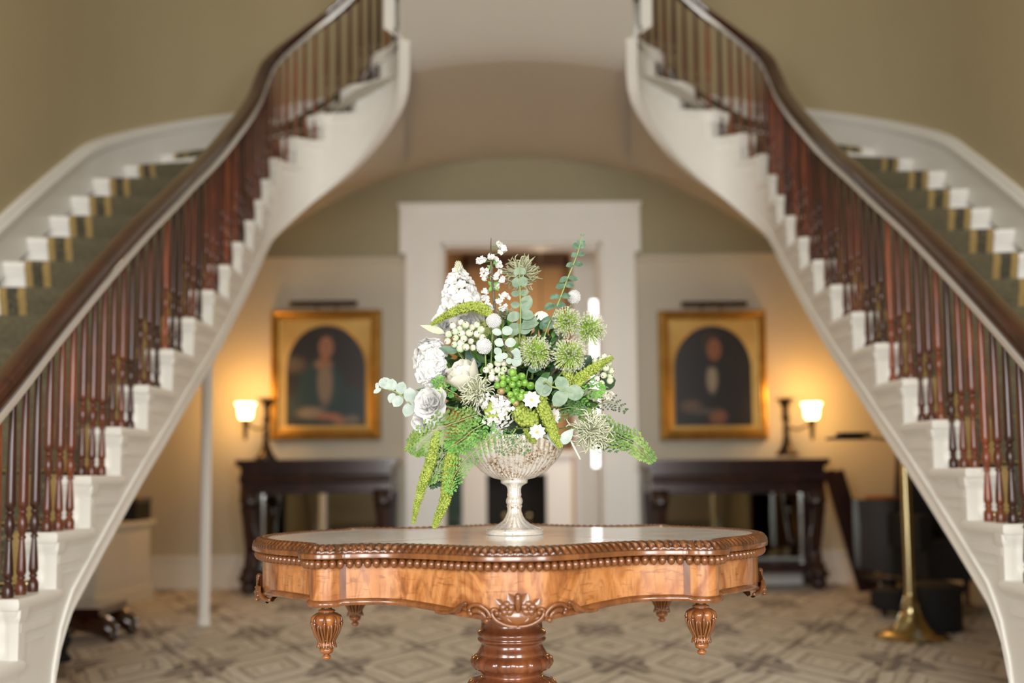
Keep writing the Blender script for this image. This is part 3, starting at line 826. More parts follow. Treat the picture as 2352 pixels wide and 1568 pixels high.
def leafs(parent):
    "carved acanthus leaves laid over the drop"
    mb = MB()
    for i in range(8):
        a = i * PI / 4; c, s = math.cos(a), math.sin(a)
        for (w_, sg) in ((0, 0), (.30, 1), (-.30, 1)):
            pts = [(.0175, -.033), (.0300, -.038), (.0345, -.048), (.0325, -.060), (.0265, -.074), (.0190, -.088)]
            if sg: pts = [(.030, -.052), (.031, -.062), (.026, -.076), (.0175, -.092), (.020, -.101), (.0225, -.107)]
            P_ = [(r * math.cos(a + w_ * (1 - k * .12)), r * math.sin(a + w_ * (1 - k * .12)), z) for k, (r, z) in enumerate(pts)]
            mb.tube(spl(P_, 3), [.0011 + .0020 * math.sin(PI * k / 15) for k in range(16)], 5)
    return mb.build('acanthus_carving', CARVE, parent, 'all')
table()

# ------------------------------------------------------------------ background furnishings
def portrait(name, x0, y0, x1, y1, label, paint, lamp):
    a = px(x0, y0, DB); b = px(x1, y1, DB); W = b.x - a.x; H = a.z - b.z
    T = thing(name, label, 'painting', ((a.x + b.x) / 2, DB - .005, b.z))
    # canvas with the painted figure, arched
    gx, gz = 90, 110; cw, ch = W * .80, H * .80; V = []; F = []; C_ = []
    for j in range(gz):
        for i in range(gx):
            u, v = i / (gx - 1), j / (gz - 1); V.append(((u - .5) * cw, -.045, H * .10 + v * ch)); C_.append(paint(u, v))
    for j in range(gz - 1):
        for i in range(gx - 1): F.append((j * gx + i, j * gx + i + 1, (j + 1) * gx + i + 1, (j + 1) * gx + i))
    o = MB().add(V, F).build('canvas', PAINT, T)
    ca = o.data.color_attributes.new('paint', 'FLOAT_COLOR', 'POINT')
    ca.data.foreach_set('color', np.array([(*[a * .62 for a in c], 1) for c in C_], dtype=np.float32).ravel())
    # gilt spandrel slip with arched opening
    xo, zo, z1 = W * .43, H * .055, H * .94; r = cw / 2 * .955; zc = H * .865 - r * 1.0; V = []; F = []
    n = 24
    inn = [(-r, H * .11)] + [(-r * math.cos(PI * k / n), zc + r * 1.05 * math.sin(PI * k / n)) for k in range(n + 1)] + [(r, H * .11)]
    out = []
    for (x, z) in inn:
        if z <= H * .12: out.append((math.copysign(xo, x), zo))
        else:
            dx, dz = x, z - zc; k = min(xo / max(abs(dx), 1e-5), (z1 - zc) / max(dz, 1e-5)); out.append((dx * k, zc + dz * k))
    m = len(inn)
    for (x, z), (X, Z) in zip(inn, out): V += [(x, -.052, z), (X, -.060, Z), (x * .94, -.046, z - (0 if z < H * .12 else .0))]
    for i in range(m - 1): F += [(i * 3, i * 3 + 3, i * 3 + 4, i * 3 + 1), (i * 3, i * 3 + 2, i * 3 + 5, i * 3 + 3)]
    F.append((0, 1, (m - 1) * 3 + 1, (m - 1) * 3))
    MB().add(V, F).build('arched_slip', GOLDF, T, False)
    pr = [(0, 0), (0, -.055), (.012, -.085), (.030, -.092), (.045, -.078), (.060, -.085), (.072, -.066), (.095, -.058), (.11, -.05)]
    V = []; F = []; cor = [(-W / 2, 0), (W / 2, 0), (W / 2, H), (-W / 2, H)]
    for (x, z) in cor:
        for (q, d) in pr: q = q * W / .98; V.append((x - math.copysign(q, x), d, z + q * (1 if z == 0 else -1)))
    n = len(pr)
    for i in range(4):
        k = (i + 1) % 4
        for j in range(n - 1): F.append((i * n + j, k * n + j, k * n + j + 1, i * n + j + 1))
    MB().add(V, F).build('gilt_frame', GOLD, T, False)
    m = MB().tube([(-W * .30, -.17, H + .035), (W * .30, -.17, H + .035)], .022, 10)
    m.tube([(-.08, -.17, H + .04), (-.08, -.05, H + .06), (-.08, -.02, H - .02)], .006, 6); m.tube([(.08, -.17, H + .04), (.08, -.05, H + .06), (.08, -.02, H - .02)], .006, 6)
    m.build('picture_light', IRON, T)
PAINT = mat('oil_paint', (.1, .1, .1), .45); k = N(PAINT); k.color(k.n('ShaderNodeVertexColor', layer_name='paint'))
def blob(u, v, cx, cy, rx, ry, e=.18):
    d = math.hypot((u - cx) / rx, (v - cy) / ry); return min(1, max(0, (1 + e - d) / (2 * e)))
def layer(c, m, col): return tuple(a * (1 - m) + b * m for a, b in zip(c, col))
def lady(u, v):
    c = (.016, .013, .014); c = layer(c, blob(u, v, .9, .25, .35, .2, .6), (.035, .025, .02))
    c = layer(c, blob(u, v, .55, .20, .50, .20), (.012, .042, .05))
    c = layer(c, blob(u, v, .44, .38, .26, .26), (.014, .055, .065))
    c = layer(c, blob(u, v, .14, .60, .12, .07, .5), (.13, .10, .075))
    c = layer(c, blob(u, v, .49, .42, .085, .20, .3), (.30, .24, .17))
    c = layer(c, blob(u, v, .47, .60, .10, .05, .3), (.34, .20, .12))
    c = layer(c, blob(u, v, .48, .68, .05, .08), (.36, .17, .10))
    c = layer(c, blob(u, v, .48, .80, .115, .125), (.02, .013, .01))
    c = layer(c, blob(u, v, .50, .765, .082, .105), (.42, .20, .115))
    for ex in (.47, .535): c = layer(c, blob(u, v, ex, .785, .014, .009), (.06, .03, .02))
    c = layer(c, blob(u, v, .503, .722, .025, .008), (.30, .07, .05))
    c = layer(c, blob(u, v, .34, .135, .15, .055, .4), (.33, .26, .18))
    c = layer(c, blob(u, v, .53, .10, .14, .035, .3), (.42, .18, .10)); c = layer(c, blob(u, v, .66, .06, .09, .035, .3), (.40, .18, .10))
    c = layer(c, blob(u, v, .80, .07, .08, .04, .5), (.22, .18, .13))
    return c
def gent(u, v):
    c = (.012, .010, .011)
    c = layer(c, blob(u, v, .52, .30, .36, .30), (.008, .010, .014))
    c = layer(c, blob(u, v, .49, .46, .062, .13, .25), (.42, .36, .28))
    c = layer(c, blob(u, v, .50, .60, .055, .03), (.02, .02, .02))
    c = layer(c, blob(u, v, .49, .80, .105, .12), (.05, .026, .015))
    c = layer(c, blob(u, v, .52, .745, .080, .105), (.34, .14, .075))
    for ex in (.50, .56): c = layer(c, blob(u, v, ex, .765, .013, .009), (.05, .025, .018))
    c = layer(c, blob(u, v, .53, .70, .024, .008), (.22, .06, .04))
    c = layer(c, blob(u, v, .24, .20, .12, .06, .4), (.15, .09, .06)); c = layer(c, blob(u, v, .55, .10, .10, .07, .3), (.30, .12, .065))
    c = layer(c, blob(u, v, .38, .15, .16, .03, .4), (.10, .09, .08))
    return c
portrait('portrait', 627, 715, 877, 1010, 'gilt framed portrait of a seated woman in a dark teal dress', lady, 1)
portrait('portrait', 1509, 716, 1762, 1010, 'gilt framed portrait of a man in black coat and white shirt', gent, 1)

def console(xa, xb, label):
    D = 8.22; a = px(xa, 1056, D); b = px(xb, 1056, D); W = b.x - a.x; H = a.z; dp = .46
    T = thing('console_table', label, 'console table', ((a.x + b.x) / 2, D, .012))
    H -= .012; w2 = W / 2
    MB().box((-w2, 0, H - .045), (w2, dp, H)).box((-w2 + .02, .02, H - .06), (w2 - .02, dp, H - .045)).build('top', DARKW, T, False)
    MB().box((-w2 + .035, .03, H - .255), (w2 - .035, dp, H - .06)).tube([(-w2 + .03, .03, H - .15), (w2 - .03, .03, H - .15)], .035, 10).build('frieze', DARKW, T)
    leg = None
    for s in (-1, 1):
        c = spl([(0, .07, H - .25), (0, .00, H - .34), (0, .03, H - .50), (0, .12, H - .66), (0, .11, H - .78), (0, .05, .14), (0, .05, .08)], 5)
        pr = [(-.055, -.035), (.055, -.035), (.06, 0), (.055, .035), (-.055, .035), (-.06, 0)]
        if leg is None:
            mb = MB().tube(c, [1.25, 1.2, 1.15, 1.1, 1.0, 1.0, .9, .8, .75, .7, .7, .7] + [.75] * (len(c) - 12), prof=pr); mb.ball((0, .05, .055), .062, 0, 2, (1, 1, .9)); mb.box((-.06, -.02, .10), (.06, .14, .15))
            leg = mb.build('leg', DARKW, T, 'all'); o = leg
        else: o = copyo(leg, T)
        o.location = (s * (w2 - .10), 0, 0)
    MB().box((-w2 + .04, .06, .13), (w2 - .04, dp - .02, .20)).build('shelf', DARKW, T, False)
    for s in (-1, 1): MB().box((s * (w2 - .07) - .05, dp - .07, 0), (s * (w2 - .07) + .05, dp - .01, H - .2)).build('rear_post', DARKW, T, False)
    MB().box((-w2 + .12, dp - .03, .22), (w2 - .12, dp - .022, H - .27)).build('mirror_back', MIRR, T, False)
    return T, H + .012, D
cl, HC, CD = console(540, 906, 'dark rosewood console table with mirror back under the portrait of the woman')
cr, _, _ = console(1486, 1906, 'dark rosewood console table with mirror back under the portrait of the man')
def argand(xc, sx, shx, label):
    D = CD + .22; p = px(xc, 1052, D); b = px(shx, 940, D); r = abs(b.x - p.x)
    T = thing('argand_lamp', label, 'lamp', (p.x, D, HC))
    h = px(xc, 912, D).z - HC
    MB().lathe([(.085, 0), (.085, .02), (.065, .035), (.045, .07), (.03, .12), (.022, .18), (.03, .20), (.024, .22), (.024, h * .6), (.04, h * .63), (.03, h * .68), (.03, h * .84), (.045, h * .88), (.055, h * .92), (.03, h * .96), (.012, h)], 20).build('lamp_stem', IRON, T)
    m = MB()
    for i in range(10):
        a_ = 2 * PI * i / 10; m.tube([(.02 * math.cos(a_), .02 * math.sin(a_), h * .90), (.06 * math.cos(a_), .06 * math.sin(a_), h * .98), (.08 * math.cos(a_), .08 * math.sin(a_), h * .95)], .007, 5)
    m.build('leaf_crown', IRON, T)
    zs = px(shx, 962, D).z - HC
    m = MB().tube(spl([(0, 0, zs - .05), (sx * r * .4, 0, zs - .08), (sx * r * .8, 0, zs - .05), (sx * r, 0, zs - .02)], 5), .010, 8)
    m.lathe([(.004, -.17), (.014, -.15), (.018, -.10), (.022, -.05), (.03, -.02), (.03, 0)], 14, 0, Matrix.Translation((sx * r, 0, zs)))
    m.build('lamp_arm', IRON, T)
    m = MB().lathe([(.038, 0), (.052, .02), (.056, .05), (.056, .075), (.066, .105), (.080, .125)], 20, 0, None, None, False)
    o = m.build('glass_shade', GLASSL, T); o.location = (sx * r, 0, zs); 
    point('lamp_light', (p.x + sx * (r + .01), D, HC + zs + .24), 7.5, (1.0, .47, .10), .05)
    point('lamp_light', (p.x + sx * (r + .03), D - .14, HC + zs + .04), 7.5, (1.0, .50, .12), .05)
argand(611, -1, 564, 'dark bronze lamp with one lit glass shade on the console under the woman portrait')
argand(1808, 1, 1864, 'dark bronze lamp with one lit glass shade on the console under the man portrait')

# beyond the door: fireplace, overmantel mirror, wall light, armchair, glowing strip for the door leaf's reflection
def fx(x, y): return px(x, y, YF)
t = thing('fireplace', 'white fireplace with black opening seen through the doorway', 'fireplace', (fx(1186, 1100).x, YF - .001, 0))
ox = t.location.x; zt = fx(1186, 1048).z; zo = fx(1186, 1088).z
for a, b in ((1060, 1118), (1254, 1312)): MB().box((fx(a, 1100).x - ox, -.22, 0), (fx(b, 1100).x - ox, 0, zo)).box((fx(a, 1100).x - ox - .01, -.24, 0), (fx(b, 1100).x - ox + .01, -.0, .12)).build('pilaster', TRIM, t, False)
MB().box((fx(1060, 1100).x - ox, -.22, zo), (fx(1312, 1100).x - ox, 0, zt)).box((fx(1050, 1100).x - ox, -.28, zt), (fx(1322, 1100).x - ox, 0, zt + .05)).build('mantel_shelf', TRIM, t, False)
MB().box((fx(1118, 1100).x - ox, -.10, 0), (fx(1254, 1100).x - ox, -.02, zo)).build('firebox', mat('soot_black', (.006, .006, .006), .9), t, False)
for s_ in (-1, 1): MB().tube([(s_ * .14, -.2, 0), (s_ * .14, -.2, .42)], .012, 8).ball((s_ * .14, -.2, .44), .03, 0, 2).build('andiron', BRASS, t)
t = thing('overmantel_mirror', 'brown framed overmantel mirror above the fireplace', 'mirror', (ox, YF - .001, zt + .1))
za, zb2 = 0, fx(1186, 588).z - zt - .1; xa_, xb_ = fx(1064, 600).x - ox, fx(1308, 600).x - ox
MB().box((xa_, -.02, za), (xb_, -.01, zb2)).build('glass', mat('tan_reflection_glass', (.42, .24, .10), .55, metal=.3), t, False)  # reflection of the orange room is put into the glass colour
MB().box((xa_, -.06, zb2 - .14), (xb_, 0, zb2)).box((xa_, -.06, za), (xa_ + .05, 0, zb2)).box((xb_ - .05, -.06, za), (xb_, 0, zb2)).box((xa_, -.06, za), (xb_, 0, za + .06)).build('mirror_frame', wood('brown_frame', (.05, .022, .010), (.10, .045, .018), (.14, .06, .025), .4, .2), t, False)
p = px(1243, 733, 11.2)
t = thing('ceiling_pendant', 'round glowing pendant light seen through the doorway', 'lamp', (p.x, 11.2, 3.6))
MB().tube([(0, 0, 0), (0, 0, p.z - 3.6 + .04)], .006, 6).build('cord', IRON, t)
MB().ball((0, 0, p.z - 3.6), .045, 0, 2).build('glass_globe', BULB, t)
p = px(1038, 1150, 11.6)
t = thing('green_armchair', 'dark green armchair with wooden legs left of the fireplace', 'armchair', (p.x, 11.6, 0))
GREENV = mat('green_velvet', (.03, .07, .06), .7)
MB().box((-.3, -.3, .32), (.10, .3, .46)).build('seat', GREENV, t, False); MB().box((-.3, .2, .46), (.10, .32, .92)).build('backrest', GREENV, t, False)
for x, y in ((-.27, -.27), (.07, -.27), (-.27, .27), (.07, .27)): MB().lathe([(.015, 0), (.025, .32)], 8).build('leg', RAIL, t).location = (x, y, 0)
# glowing strip that imitates window light reflected in the glossy door leaf
p0, p1 = px(1356, 690, 9.9), px(1376, 1072, 9.9)
t = bpy.data.objects.new('door_reflection_1', None); COL.objects.link(t); t['kind'] = 'structure'
MB().box((p0.x, 9.90, p1.z), (p1.x, 9.91, p0.z)).build('pane', DOORGLOW, t, False)
MB().box((px(1316, 700, 9.9).x, 9.88, 0), (p0.x, 9.94, 3.0)).box((p1.x, 9.88, 0), (p1.x + .2, 9.94, 3.0)).box((p0.x, 9.88, 0), (p1.x, 9.94, p1.z)).box((p0.x, 9.88, p0.z), (p1.x, 9.94, 3.0)).build('strip_surround', TRIM, t, False)

# slim white post on the left
pa, pb = px(468, 1440, 6.62), px(486, 700, 6.62)
t = thing('support_post', 'slim round white post standing on the carpet under the left stairs', 'post', (pa.x, 6.62, .012))
MB().lathe([(.040, 0), (.040, .03), (.033, .04), (.033, 1.75)], 20).build('post_shaft', POLEW, t)
# brass standard lamp on the right
t = thing('standard_lamp', 'polished brass standard lamp with flared foot under the right stairs', 'lamp', (px(2094, 1470, 5.85).x, 5.85, .012))
MB().lathe([(.19, 0), (.195, .012), (.185, .022), (.15, .03), (.10, .06), (.065, .11), (.045, .16), (.05, .18), (.035, .20), (.028, .24)], 28).build('foot', BRASS, t)
MB().lathe([(.026, .23), (.026, 1.05), (.022, 1.07)], 16).build('pole', BRASS, t)
m = MB().tube([(0, 0, 1.06), (-.14, .3, 1.10)], .01, 8); m.build('arm', BRASS, t)
MB().box((-.30, .26, 1.085), (-.05, .44, 1.10)).box((-.25, .30, 1.10), (-.08, .40, 1.125)).build('shade', IRON, t, False)
# leaning pair of boards beside the right console
t = thing('folding_easel', 'dark wooden folding easel leaning beside the right console table', 'easel', (px(1960, 1350, 8.2).x, 8.2, .012))
for (x0, x1) in ((1903, 1985), (1925, 2010)):
    a = px(x0, 1080, 8.25); b = px(x1, 1352, 8.1); a = a - t.location; b = b - t.location; b.z = 0
    MB().tube([a, b], 1, prof=[(-.04, -.012), (.04, -.012), (.04, .012), (-.04, .012)]).build('leg', DARKW, t, False)
MB().tube([px(1925, 1180, 8.2) - t.location, px(1962, 1180, 8.2) - t.location], .012, 6).build('crossbar', DARKW, t)
# dark upholstered settee end, wing chair and stool in the shadow under the right stairs
c0 = px(2055, 1400, 7.4)
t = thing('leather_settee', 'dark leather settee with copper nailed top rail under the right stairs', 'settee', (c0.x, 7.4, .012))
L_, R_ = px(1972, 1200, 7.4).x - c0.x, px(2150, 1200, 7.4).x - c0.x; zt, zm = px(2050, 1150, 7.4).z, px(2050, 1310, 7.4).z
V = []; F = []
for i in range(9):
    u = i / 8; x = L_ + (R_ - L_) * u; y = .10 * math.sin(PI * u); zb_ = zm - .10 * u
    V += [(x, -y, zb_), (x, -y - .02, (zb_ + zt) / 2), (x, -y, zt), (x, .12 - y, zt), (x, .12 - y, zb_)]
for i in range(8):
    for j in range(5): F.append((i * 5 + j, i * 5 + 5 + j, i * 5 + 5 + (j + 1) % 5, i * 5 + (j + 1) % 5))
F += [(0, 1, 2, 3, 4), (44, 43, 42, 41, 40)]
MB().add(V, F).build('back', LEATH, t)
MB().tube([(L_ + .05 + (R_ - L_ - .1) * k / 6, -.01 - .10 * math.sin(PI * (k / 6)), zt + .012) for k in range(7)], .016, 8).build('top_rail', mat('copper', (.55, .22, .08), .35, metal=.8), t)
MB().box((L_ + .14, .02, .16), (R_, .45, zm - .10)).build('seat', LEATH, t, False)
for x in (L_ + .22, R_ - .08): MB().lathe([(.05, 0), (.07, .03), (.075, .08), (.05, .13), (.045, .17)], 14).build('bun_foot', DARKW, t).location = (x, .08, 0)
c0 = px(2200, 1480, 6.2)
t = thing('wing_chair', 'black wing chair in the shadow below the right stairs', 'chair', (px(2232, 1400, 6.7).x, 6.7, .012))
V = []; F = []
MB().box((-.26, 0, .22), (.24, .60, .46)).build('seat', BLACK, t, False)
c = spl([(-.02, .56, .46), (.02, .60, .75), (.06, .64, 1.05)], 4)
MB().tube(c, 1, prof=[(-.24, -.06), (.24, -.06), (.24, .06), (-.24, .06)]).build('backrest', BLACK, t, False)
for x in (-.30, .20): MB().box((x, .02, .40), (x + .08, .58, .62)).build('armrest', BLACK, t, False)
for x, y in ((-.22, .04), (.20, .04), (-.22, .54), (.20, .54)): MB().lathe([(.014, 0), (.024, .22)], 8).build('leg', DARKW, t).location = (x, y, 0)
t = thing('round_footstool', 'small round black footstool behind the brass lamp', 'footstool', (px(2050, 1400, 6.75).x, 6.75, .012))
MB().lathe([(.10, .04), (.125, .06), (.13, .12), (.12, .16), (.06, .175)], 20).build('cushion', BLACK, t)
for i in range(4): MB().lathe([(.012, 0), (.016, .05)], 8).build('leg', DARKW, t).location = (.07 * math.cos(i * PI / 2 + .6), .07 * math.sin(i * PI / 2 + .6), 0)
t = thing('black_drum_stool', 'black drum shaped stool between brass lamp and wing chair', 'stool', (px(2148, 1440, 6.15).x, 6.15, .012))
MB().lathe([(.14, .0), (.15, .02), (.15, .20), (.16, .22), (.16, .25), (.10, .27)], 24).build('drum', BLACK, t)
# left: paw-footed chest corner and black stand close to the stairs, cabinet and box at the side wall
t = thing('claw_foot_bench', 'low dark mahogany bench with thick curved claw foot under the left stairs', 'bench', (px(285, 1420, 6.0).x - .62, 5.9, .012))
MB().box((-.20, .0, .15), (.52, .42, .19)).build('seat_board', RAIL, t, False)
for x, sg in ((.40, 1), (-.08, -1)):
    for y in (.06, .36):
        c = spl([(x - sg * .22, y, .150), (x - sg * .06, y, .125), (x + sg * .10, y, .095), (x + sg * .18, y, .045)], 5)
        MB().tube(c, [.022 + .030 * math.sin(PI * k / 18) + .008 for k in range(len(c))], 10).ball((x + sg * .17, y, .035), .036, 0, 1).build('leg', RAIL, t, 'all')
t = thing('black_stand', 'small black turned stand beside the foot of the left stairs', 'stand', (px(146, 1500, 5.35).x, 5.35, .012))
MB().lathe([(.036, 0), (.038, .02), (.018, .04), (.018, .06), (.034, .09), (.036, .11), (.02, .135)], 18).build('turned_base', BLACK, t)
MB().lathe([(.05, .135), (.05, .145)], 18).build('stand_top', BLACK, t)
t = thing('radiator_cover', 'low cream panelled radiator cover against the left side wall', 'radiator cover', (XA - 3.1 + .16, 8.0, .012))
zc = px(260, 1192, 8.2).z - .012
MB().box((-.15, -.9, 0), (.13, .16, zc - .03)).box((-.15, -.92, 0), (.16, .18, .10)).build('case', TRIM, t, False)
MB().box((-.15, -.93, zc - .03), (.16, .19, zc)).build('lid', TRIM, t, False)
for k in range(2): MB().box((.13, -.85 + k * .5, .16), (.137, -.42 + k * .5, zc - .10)).build('panel', TRIM, t, False)
pc = px(300, 1190, 8.25)
t = thing('black_box', 'black box with lid sitting on the radiator cover', 'box', (XA - 3.1 + .17, 8.0, zc + .012))
MB().box((-.12, -.16, 0), (.12, .16, .13)).build('box_body', BLACK, t, False); MB().box((-.125, -.165, .13), (.125, .165, .165)).build('box_lid', DARKW, t, False)

# ------------------------------------------------------------------ the footed bowl
VX = Vector((px(1182, 1226, 2.715).x, 2.715, TZ))
def urn():
    T = thing('footed_bowl', 'mercury glass footed bowl with ribbed sides standing on the marble top', 'vase', VX)
    z0 = lambda z: z - .76
    prof = [(.030, .897), (.050, .9015), (.0696, .911), (.082, .920), (.0907, .930), (.104, .943), (.114, .957), (.120, .970), (.124, .984), (.128, .998), (.1305, 1.006), (.1300, 1.008), (.1265, 1.006), (.118, .975), (.10, .945), (.07, .92), (.03, .908), (.001, .907)]
    pr = []
    for i in range(len(prof) - 1):
        for k in range(3 if i < 10 else 1):
            a, b = prof[i], prof[i + 1]; f = k / (3 if i < 10 else 1); pr.append((a[0] + (b[0] - a[0]) * f, z0(a[1] + (b[1] - a[1]) * f)))
    pr.append((prof[-1][0], z0(prof[-1][1]))); n0 = 29
    def fl(th, i, r, z):
        if i > n0: return np.full_like(th, r)
        return r * (1 + (.050 * min(1, (n0 - i) / 3 + .3)) * (np.abs(np.cos(th * 23)) ** .7 - .5))
    MB().lathe(pr, 368, 0, None, fl, False).build('bowl', MERC, T, 'all')
    st = [(.0001, .8975), (.0335, .8975), (.0342, .895), (.0338, .8895), (.0300, .8875), (.0235, .8845), (.0185, .8800), (.0168, .872), (.0170, .864), (.0182, .859), (.0168, .8555), (.0175, .853), (.0198, .849), (.0208, .8435), (.0198, .838), (.0172, .8345), (.0190, .8325), (.0192, .830), (.0172, .826), (.0175, .818), (.0215, .806), (.0290, .795), (.0400, .7865), (.0540, .7790), (.0660, .7755), (.0700, .7745)]
    pr = []
    for i in range(len(st) - 1):
        for k in range(2): a, b = st[i], st[i + 1]; pr.append((a[0] + (b[0] - a[0]) * k / 2, z0(a[1] + (b[1] - a[1]) * k / 2)))
    pr.append((st[-1][0], z0(st[-1][1])))
    def f2(th, i, r, z):
        zz = z + .76
        if .8545 > zz > .8350: return r * (1 + .05 * (np.abs(np.cos(th * 4)) ** .5 - .5))
        if zz > .886: return np.full_like(th, r)
        return r * (1 + .045 * (np.abs(np.cos(th * 8)) ** .8 - .5))
    MB().lathe(pr, 128, 0, None, f2, False).build('stem', MERCL, T, 'all')
    MB().lathe([(.068, .0155), (.0715, .0140), (.0735, .0105), (.0738, .004), (.0725, .0005), (.0001, .0004)], 96, 0, None, None, False).lathe([(.0001, .0150), (.068, .0150)], 96, 0, None, None, False).build('foot', MERCL, T, 'all')
urn()

# ------------------------------------------------------------------ flowers and foliage
def plant(name, c, rough=.55, c2=None, scale=40, trans=0, sss=.0, both=None):
    m = mat(name, c, rough, sss=sss); k = N(m)
    tc = k.n('ShaderNodeTexCoord'); nz = k.n('ShaderNodeTexNoise', {'Vector': (tc, 'Object'), 'Scale': scale, 'Detail': 3})
    k.color(k.ramp(nz, [(.35, c), (.65, c2 or tuple(a * 1.25 for a in c))]))
    # thin petals and leaves let some light through
    d = k.n('ShaderNodeBsdfTranslucent'); k.t.links.new(k.b.inputs['Base Color'].links[0].from_socket, d.inputs[0])
    mx = k.n('ShaderNodeMixShader', {'Fac': trans}); k.t.links.new(k.b.outputs[0], mx.inputs[1]); k.t.links.new(d.outputs[0], mx.inputs[2])
    k.t.links.new(mx.outputs[0], k.t.nodes['Material Output'].inputs[0]); return m
WHITE = plant('white_petal', (.70, .70, .685), .5, (.78, .78, .77), 30, .22)
CREAM = plant('cream_petal', (.66, .65, .56), .5, (.74, .73, .64), 30, .2)
LIME = plant('lime_bract', (.25, .32, .045), .7, (.40, .48, .09), 60, .15)
GREEN = plant('fern_green', (.09, .20, .03), .5, (.24, .38, .08), 25, .25)
BRIGHT = plant('bright_green', (.07, .24, .03), .45, (.17, .40, .06), 50, .25)
DARKG = plant('dark_green', (.012, .045, .014), .5, (.03, .09, .025), 40, .1)
MIDG = plant('mid_green', (.04, .12, .03), .5, (.08, .18, .045), 40, .15)
EUC = plant('eucalyptus_green', (.16, .24, .16), .6, (.25, .33, .24), 60, .15)
EUCD = plant('eucalyptus_dark_green', (.055, .13, .075), .5, (.15, .24, .16), 60, .15)
PALE = plant('pale_blue_green', (.33, .42, .37), .6, (.46, .54, .49), 50, .2)
SPID = plant('sage_filament', (.36, .37, .22), .6, (.50, .51, .34), 80, .1)
SPIDL = plant('pale_sage_filament', (.50, .53, .36), .6, (.64, .66, .50), 80, .1)
ALLG = plant('allium_green', (.40, .60, .08), .6, (.50, .68, .16), 60, .2)
HYDG = plant('lime_hydrangea', (.42, .50, .14), .6, (.58, .64, .26), 60, .3)
BERW = plant('white_berry', (.40, .52, .30), .35, (.66, .58, .52), 70, .0)
BERG = plant('green_berry', (.10, .26, .03), .25, (.22, .40, .06), 60, .0)
BERB = plant('brown_berry', (.30, .20, .09), .4, (.36, .30, .12), 60, .0)
STEM = plant('green_stem', (.18, .26, .08), .6, (.24, .30, .10), 60, .0)
TWIG = plant('brown_twig', (.06, .045, .03), .8, (.12, .09, .06), 60, .0)
CALYX = mat('dark_calyx', (.10, .05, .04), .7)
YEL = mat('yellow_stamen', (.65, .52, .16), .6)
CORE = Vector((VX.x, 2.715, 1.02))
CAMD = Vector((0, -1, 0))
def LM(o, d, n):
    d = Vector(d).normalized(); n = Vector(n); n = (n - d * n.dot(d))
    if n.length < 1e-4: n = d.orthogonal()
    n.normalize(); x = n.cross(d)
    M = Matrix((x, n, d)).transposed().to_4x4(); M.translation = Vector(o); return M
def sph():
    while 1:
        v = Vector((rnd.uniform(-1, 1), rnd.uniform(-1, 1), rnd.uniform(-1, 1)))
        if .1 < v.length < 1: return v.normalized()
def stemto(root, p, m=STEM, r=.0022, via=None, frm=None):
    a = Vector(frm) if frm is not None else CORE + Vector((rnd.uniform(-.05, .05), rnd.uniform(-.04, .04), -.03)); b = Vector(p)
    mid = via if via is not None else (a + b) / 2 + Vector((0, 0, .02))
    c = spl([a, mid, b], 6)
    o = MB().tube(c, r, 6).build('stem', m, root); return at0(o, root)
def at0(o, root): o.location = -root.location; return o
def P(x, y, D=2.62): return px(x, y, D)
def flower(name, label, cat, p, group=None): return thing(name, label, cat, p, 0, group)
def part(mb, name, m, root, smooth='all', kind=None):
    o = mb.build(name, m, root, smooth); at0(o, root)
    if kind: o['kind'] = kind
    return o

def spider(x, y, D, R, mt, label, n=120, face=(0, -1, .1)):
    c = P(x, y, D); T = flower('thread_petal_flower', label, 'flower', c); R *= D / FPX
    f = Vector(face).normalized(); mb = MB()
    for i in range(n):
        d = sph()
        if d.dot(f) < -.35: d = d - 2 * d.dot(f) * f
        L = R * rnd.uniform(.72, 1.12); w_ = sph() * R * .20; e = c + d * L + sph() * R * .12
        q = [c + d * L * .05, c + d * L * .4 + w_ * .5, c + d * L * .75 + w_, e]
        s = spl(q, 3); mb.tube(s, [.0011 + .0006 * math.sin(PI * j / 9) for j in range(9)] + [.0004], 4)
    part(mb, 'filaments', mt, T, kind='stuff'); part(MB().ball(c, R * .12, 0, 1), 'flower_centre', mt, T)
    stemto(T, c + Vector((0, .01, 0)))
spider(1197, 628, 2.66, 46, SPID, 'sage green thread-petalled flower head at the top behind the eucalyptus tip', 150)
spider(1095, 897, 2.53, 44, SPIDL, 'pale sage thread-petalled flower over the white tulip', 160, (-.1, -1, -.2))
spider(1356, 988, 2.53, 52, SPIDL, 'large pale sage thread-petalled flower at the right of the bowl rim', 170, (.2, -1, -.1))
spider(1160, 728, 2.72, 28, SPID, 'small shaded thread-petalled flower tucked beside the eucalyptus stem', 80)

def ballpod(x, y, D, r, label, sx_, sy_):
    c = P(x, y, D); T = flower('ball_flower', label, 'flower', c); r *= D / FPX; mb = MB()
    n = 260
    for i in range(n):
        z = 1 - 2 * (i + .5) / n; a = i * 2.39996; q = math.sqrt(1 - z * z); d = Vector((q * math.cos(a), q * math.sin(a), z))
        mb.ball(c + d * r * rnd.uniform(.90, 1.0), r * .115, 0, 0)
    mb.ball(c, r * .93, 0, 2)
    part(mb, 'floret_ball', CREAM if 0 else WHITE, T, kind='stuff'); stemto(T, c, STEM, .0020, frm=P(sx_, sy_, D + .03))
ballpod(1318, 682, 2.64, 16, 'white ball flower highest of the three, right of the centre', 1290, 800)
ballpod(1134, 737, 2.56, 17, 'white ball flower just under the tip of the arching green plume', 1126, 880)
ballpod(1112, 795, 2.53, 18, 'white ball flower lowest of the three, beside the white berries', 1118, 880)

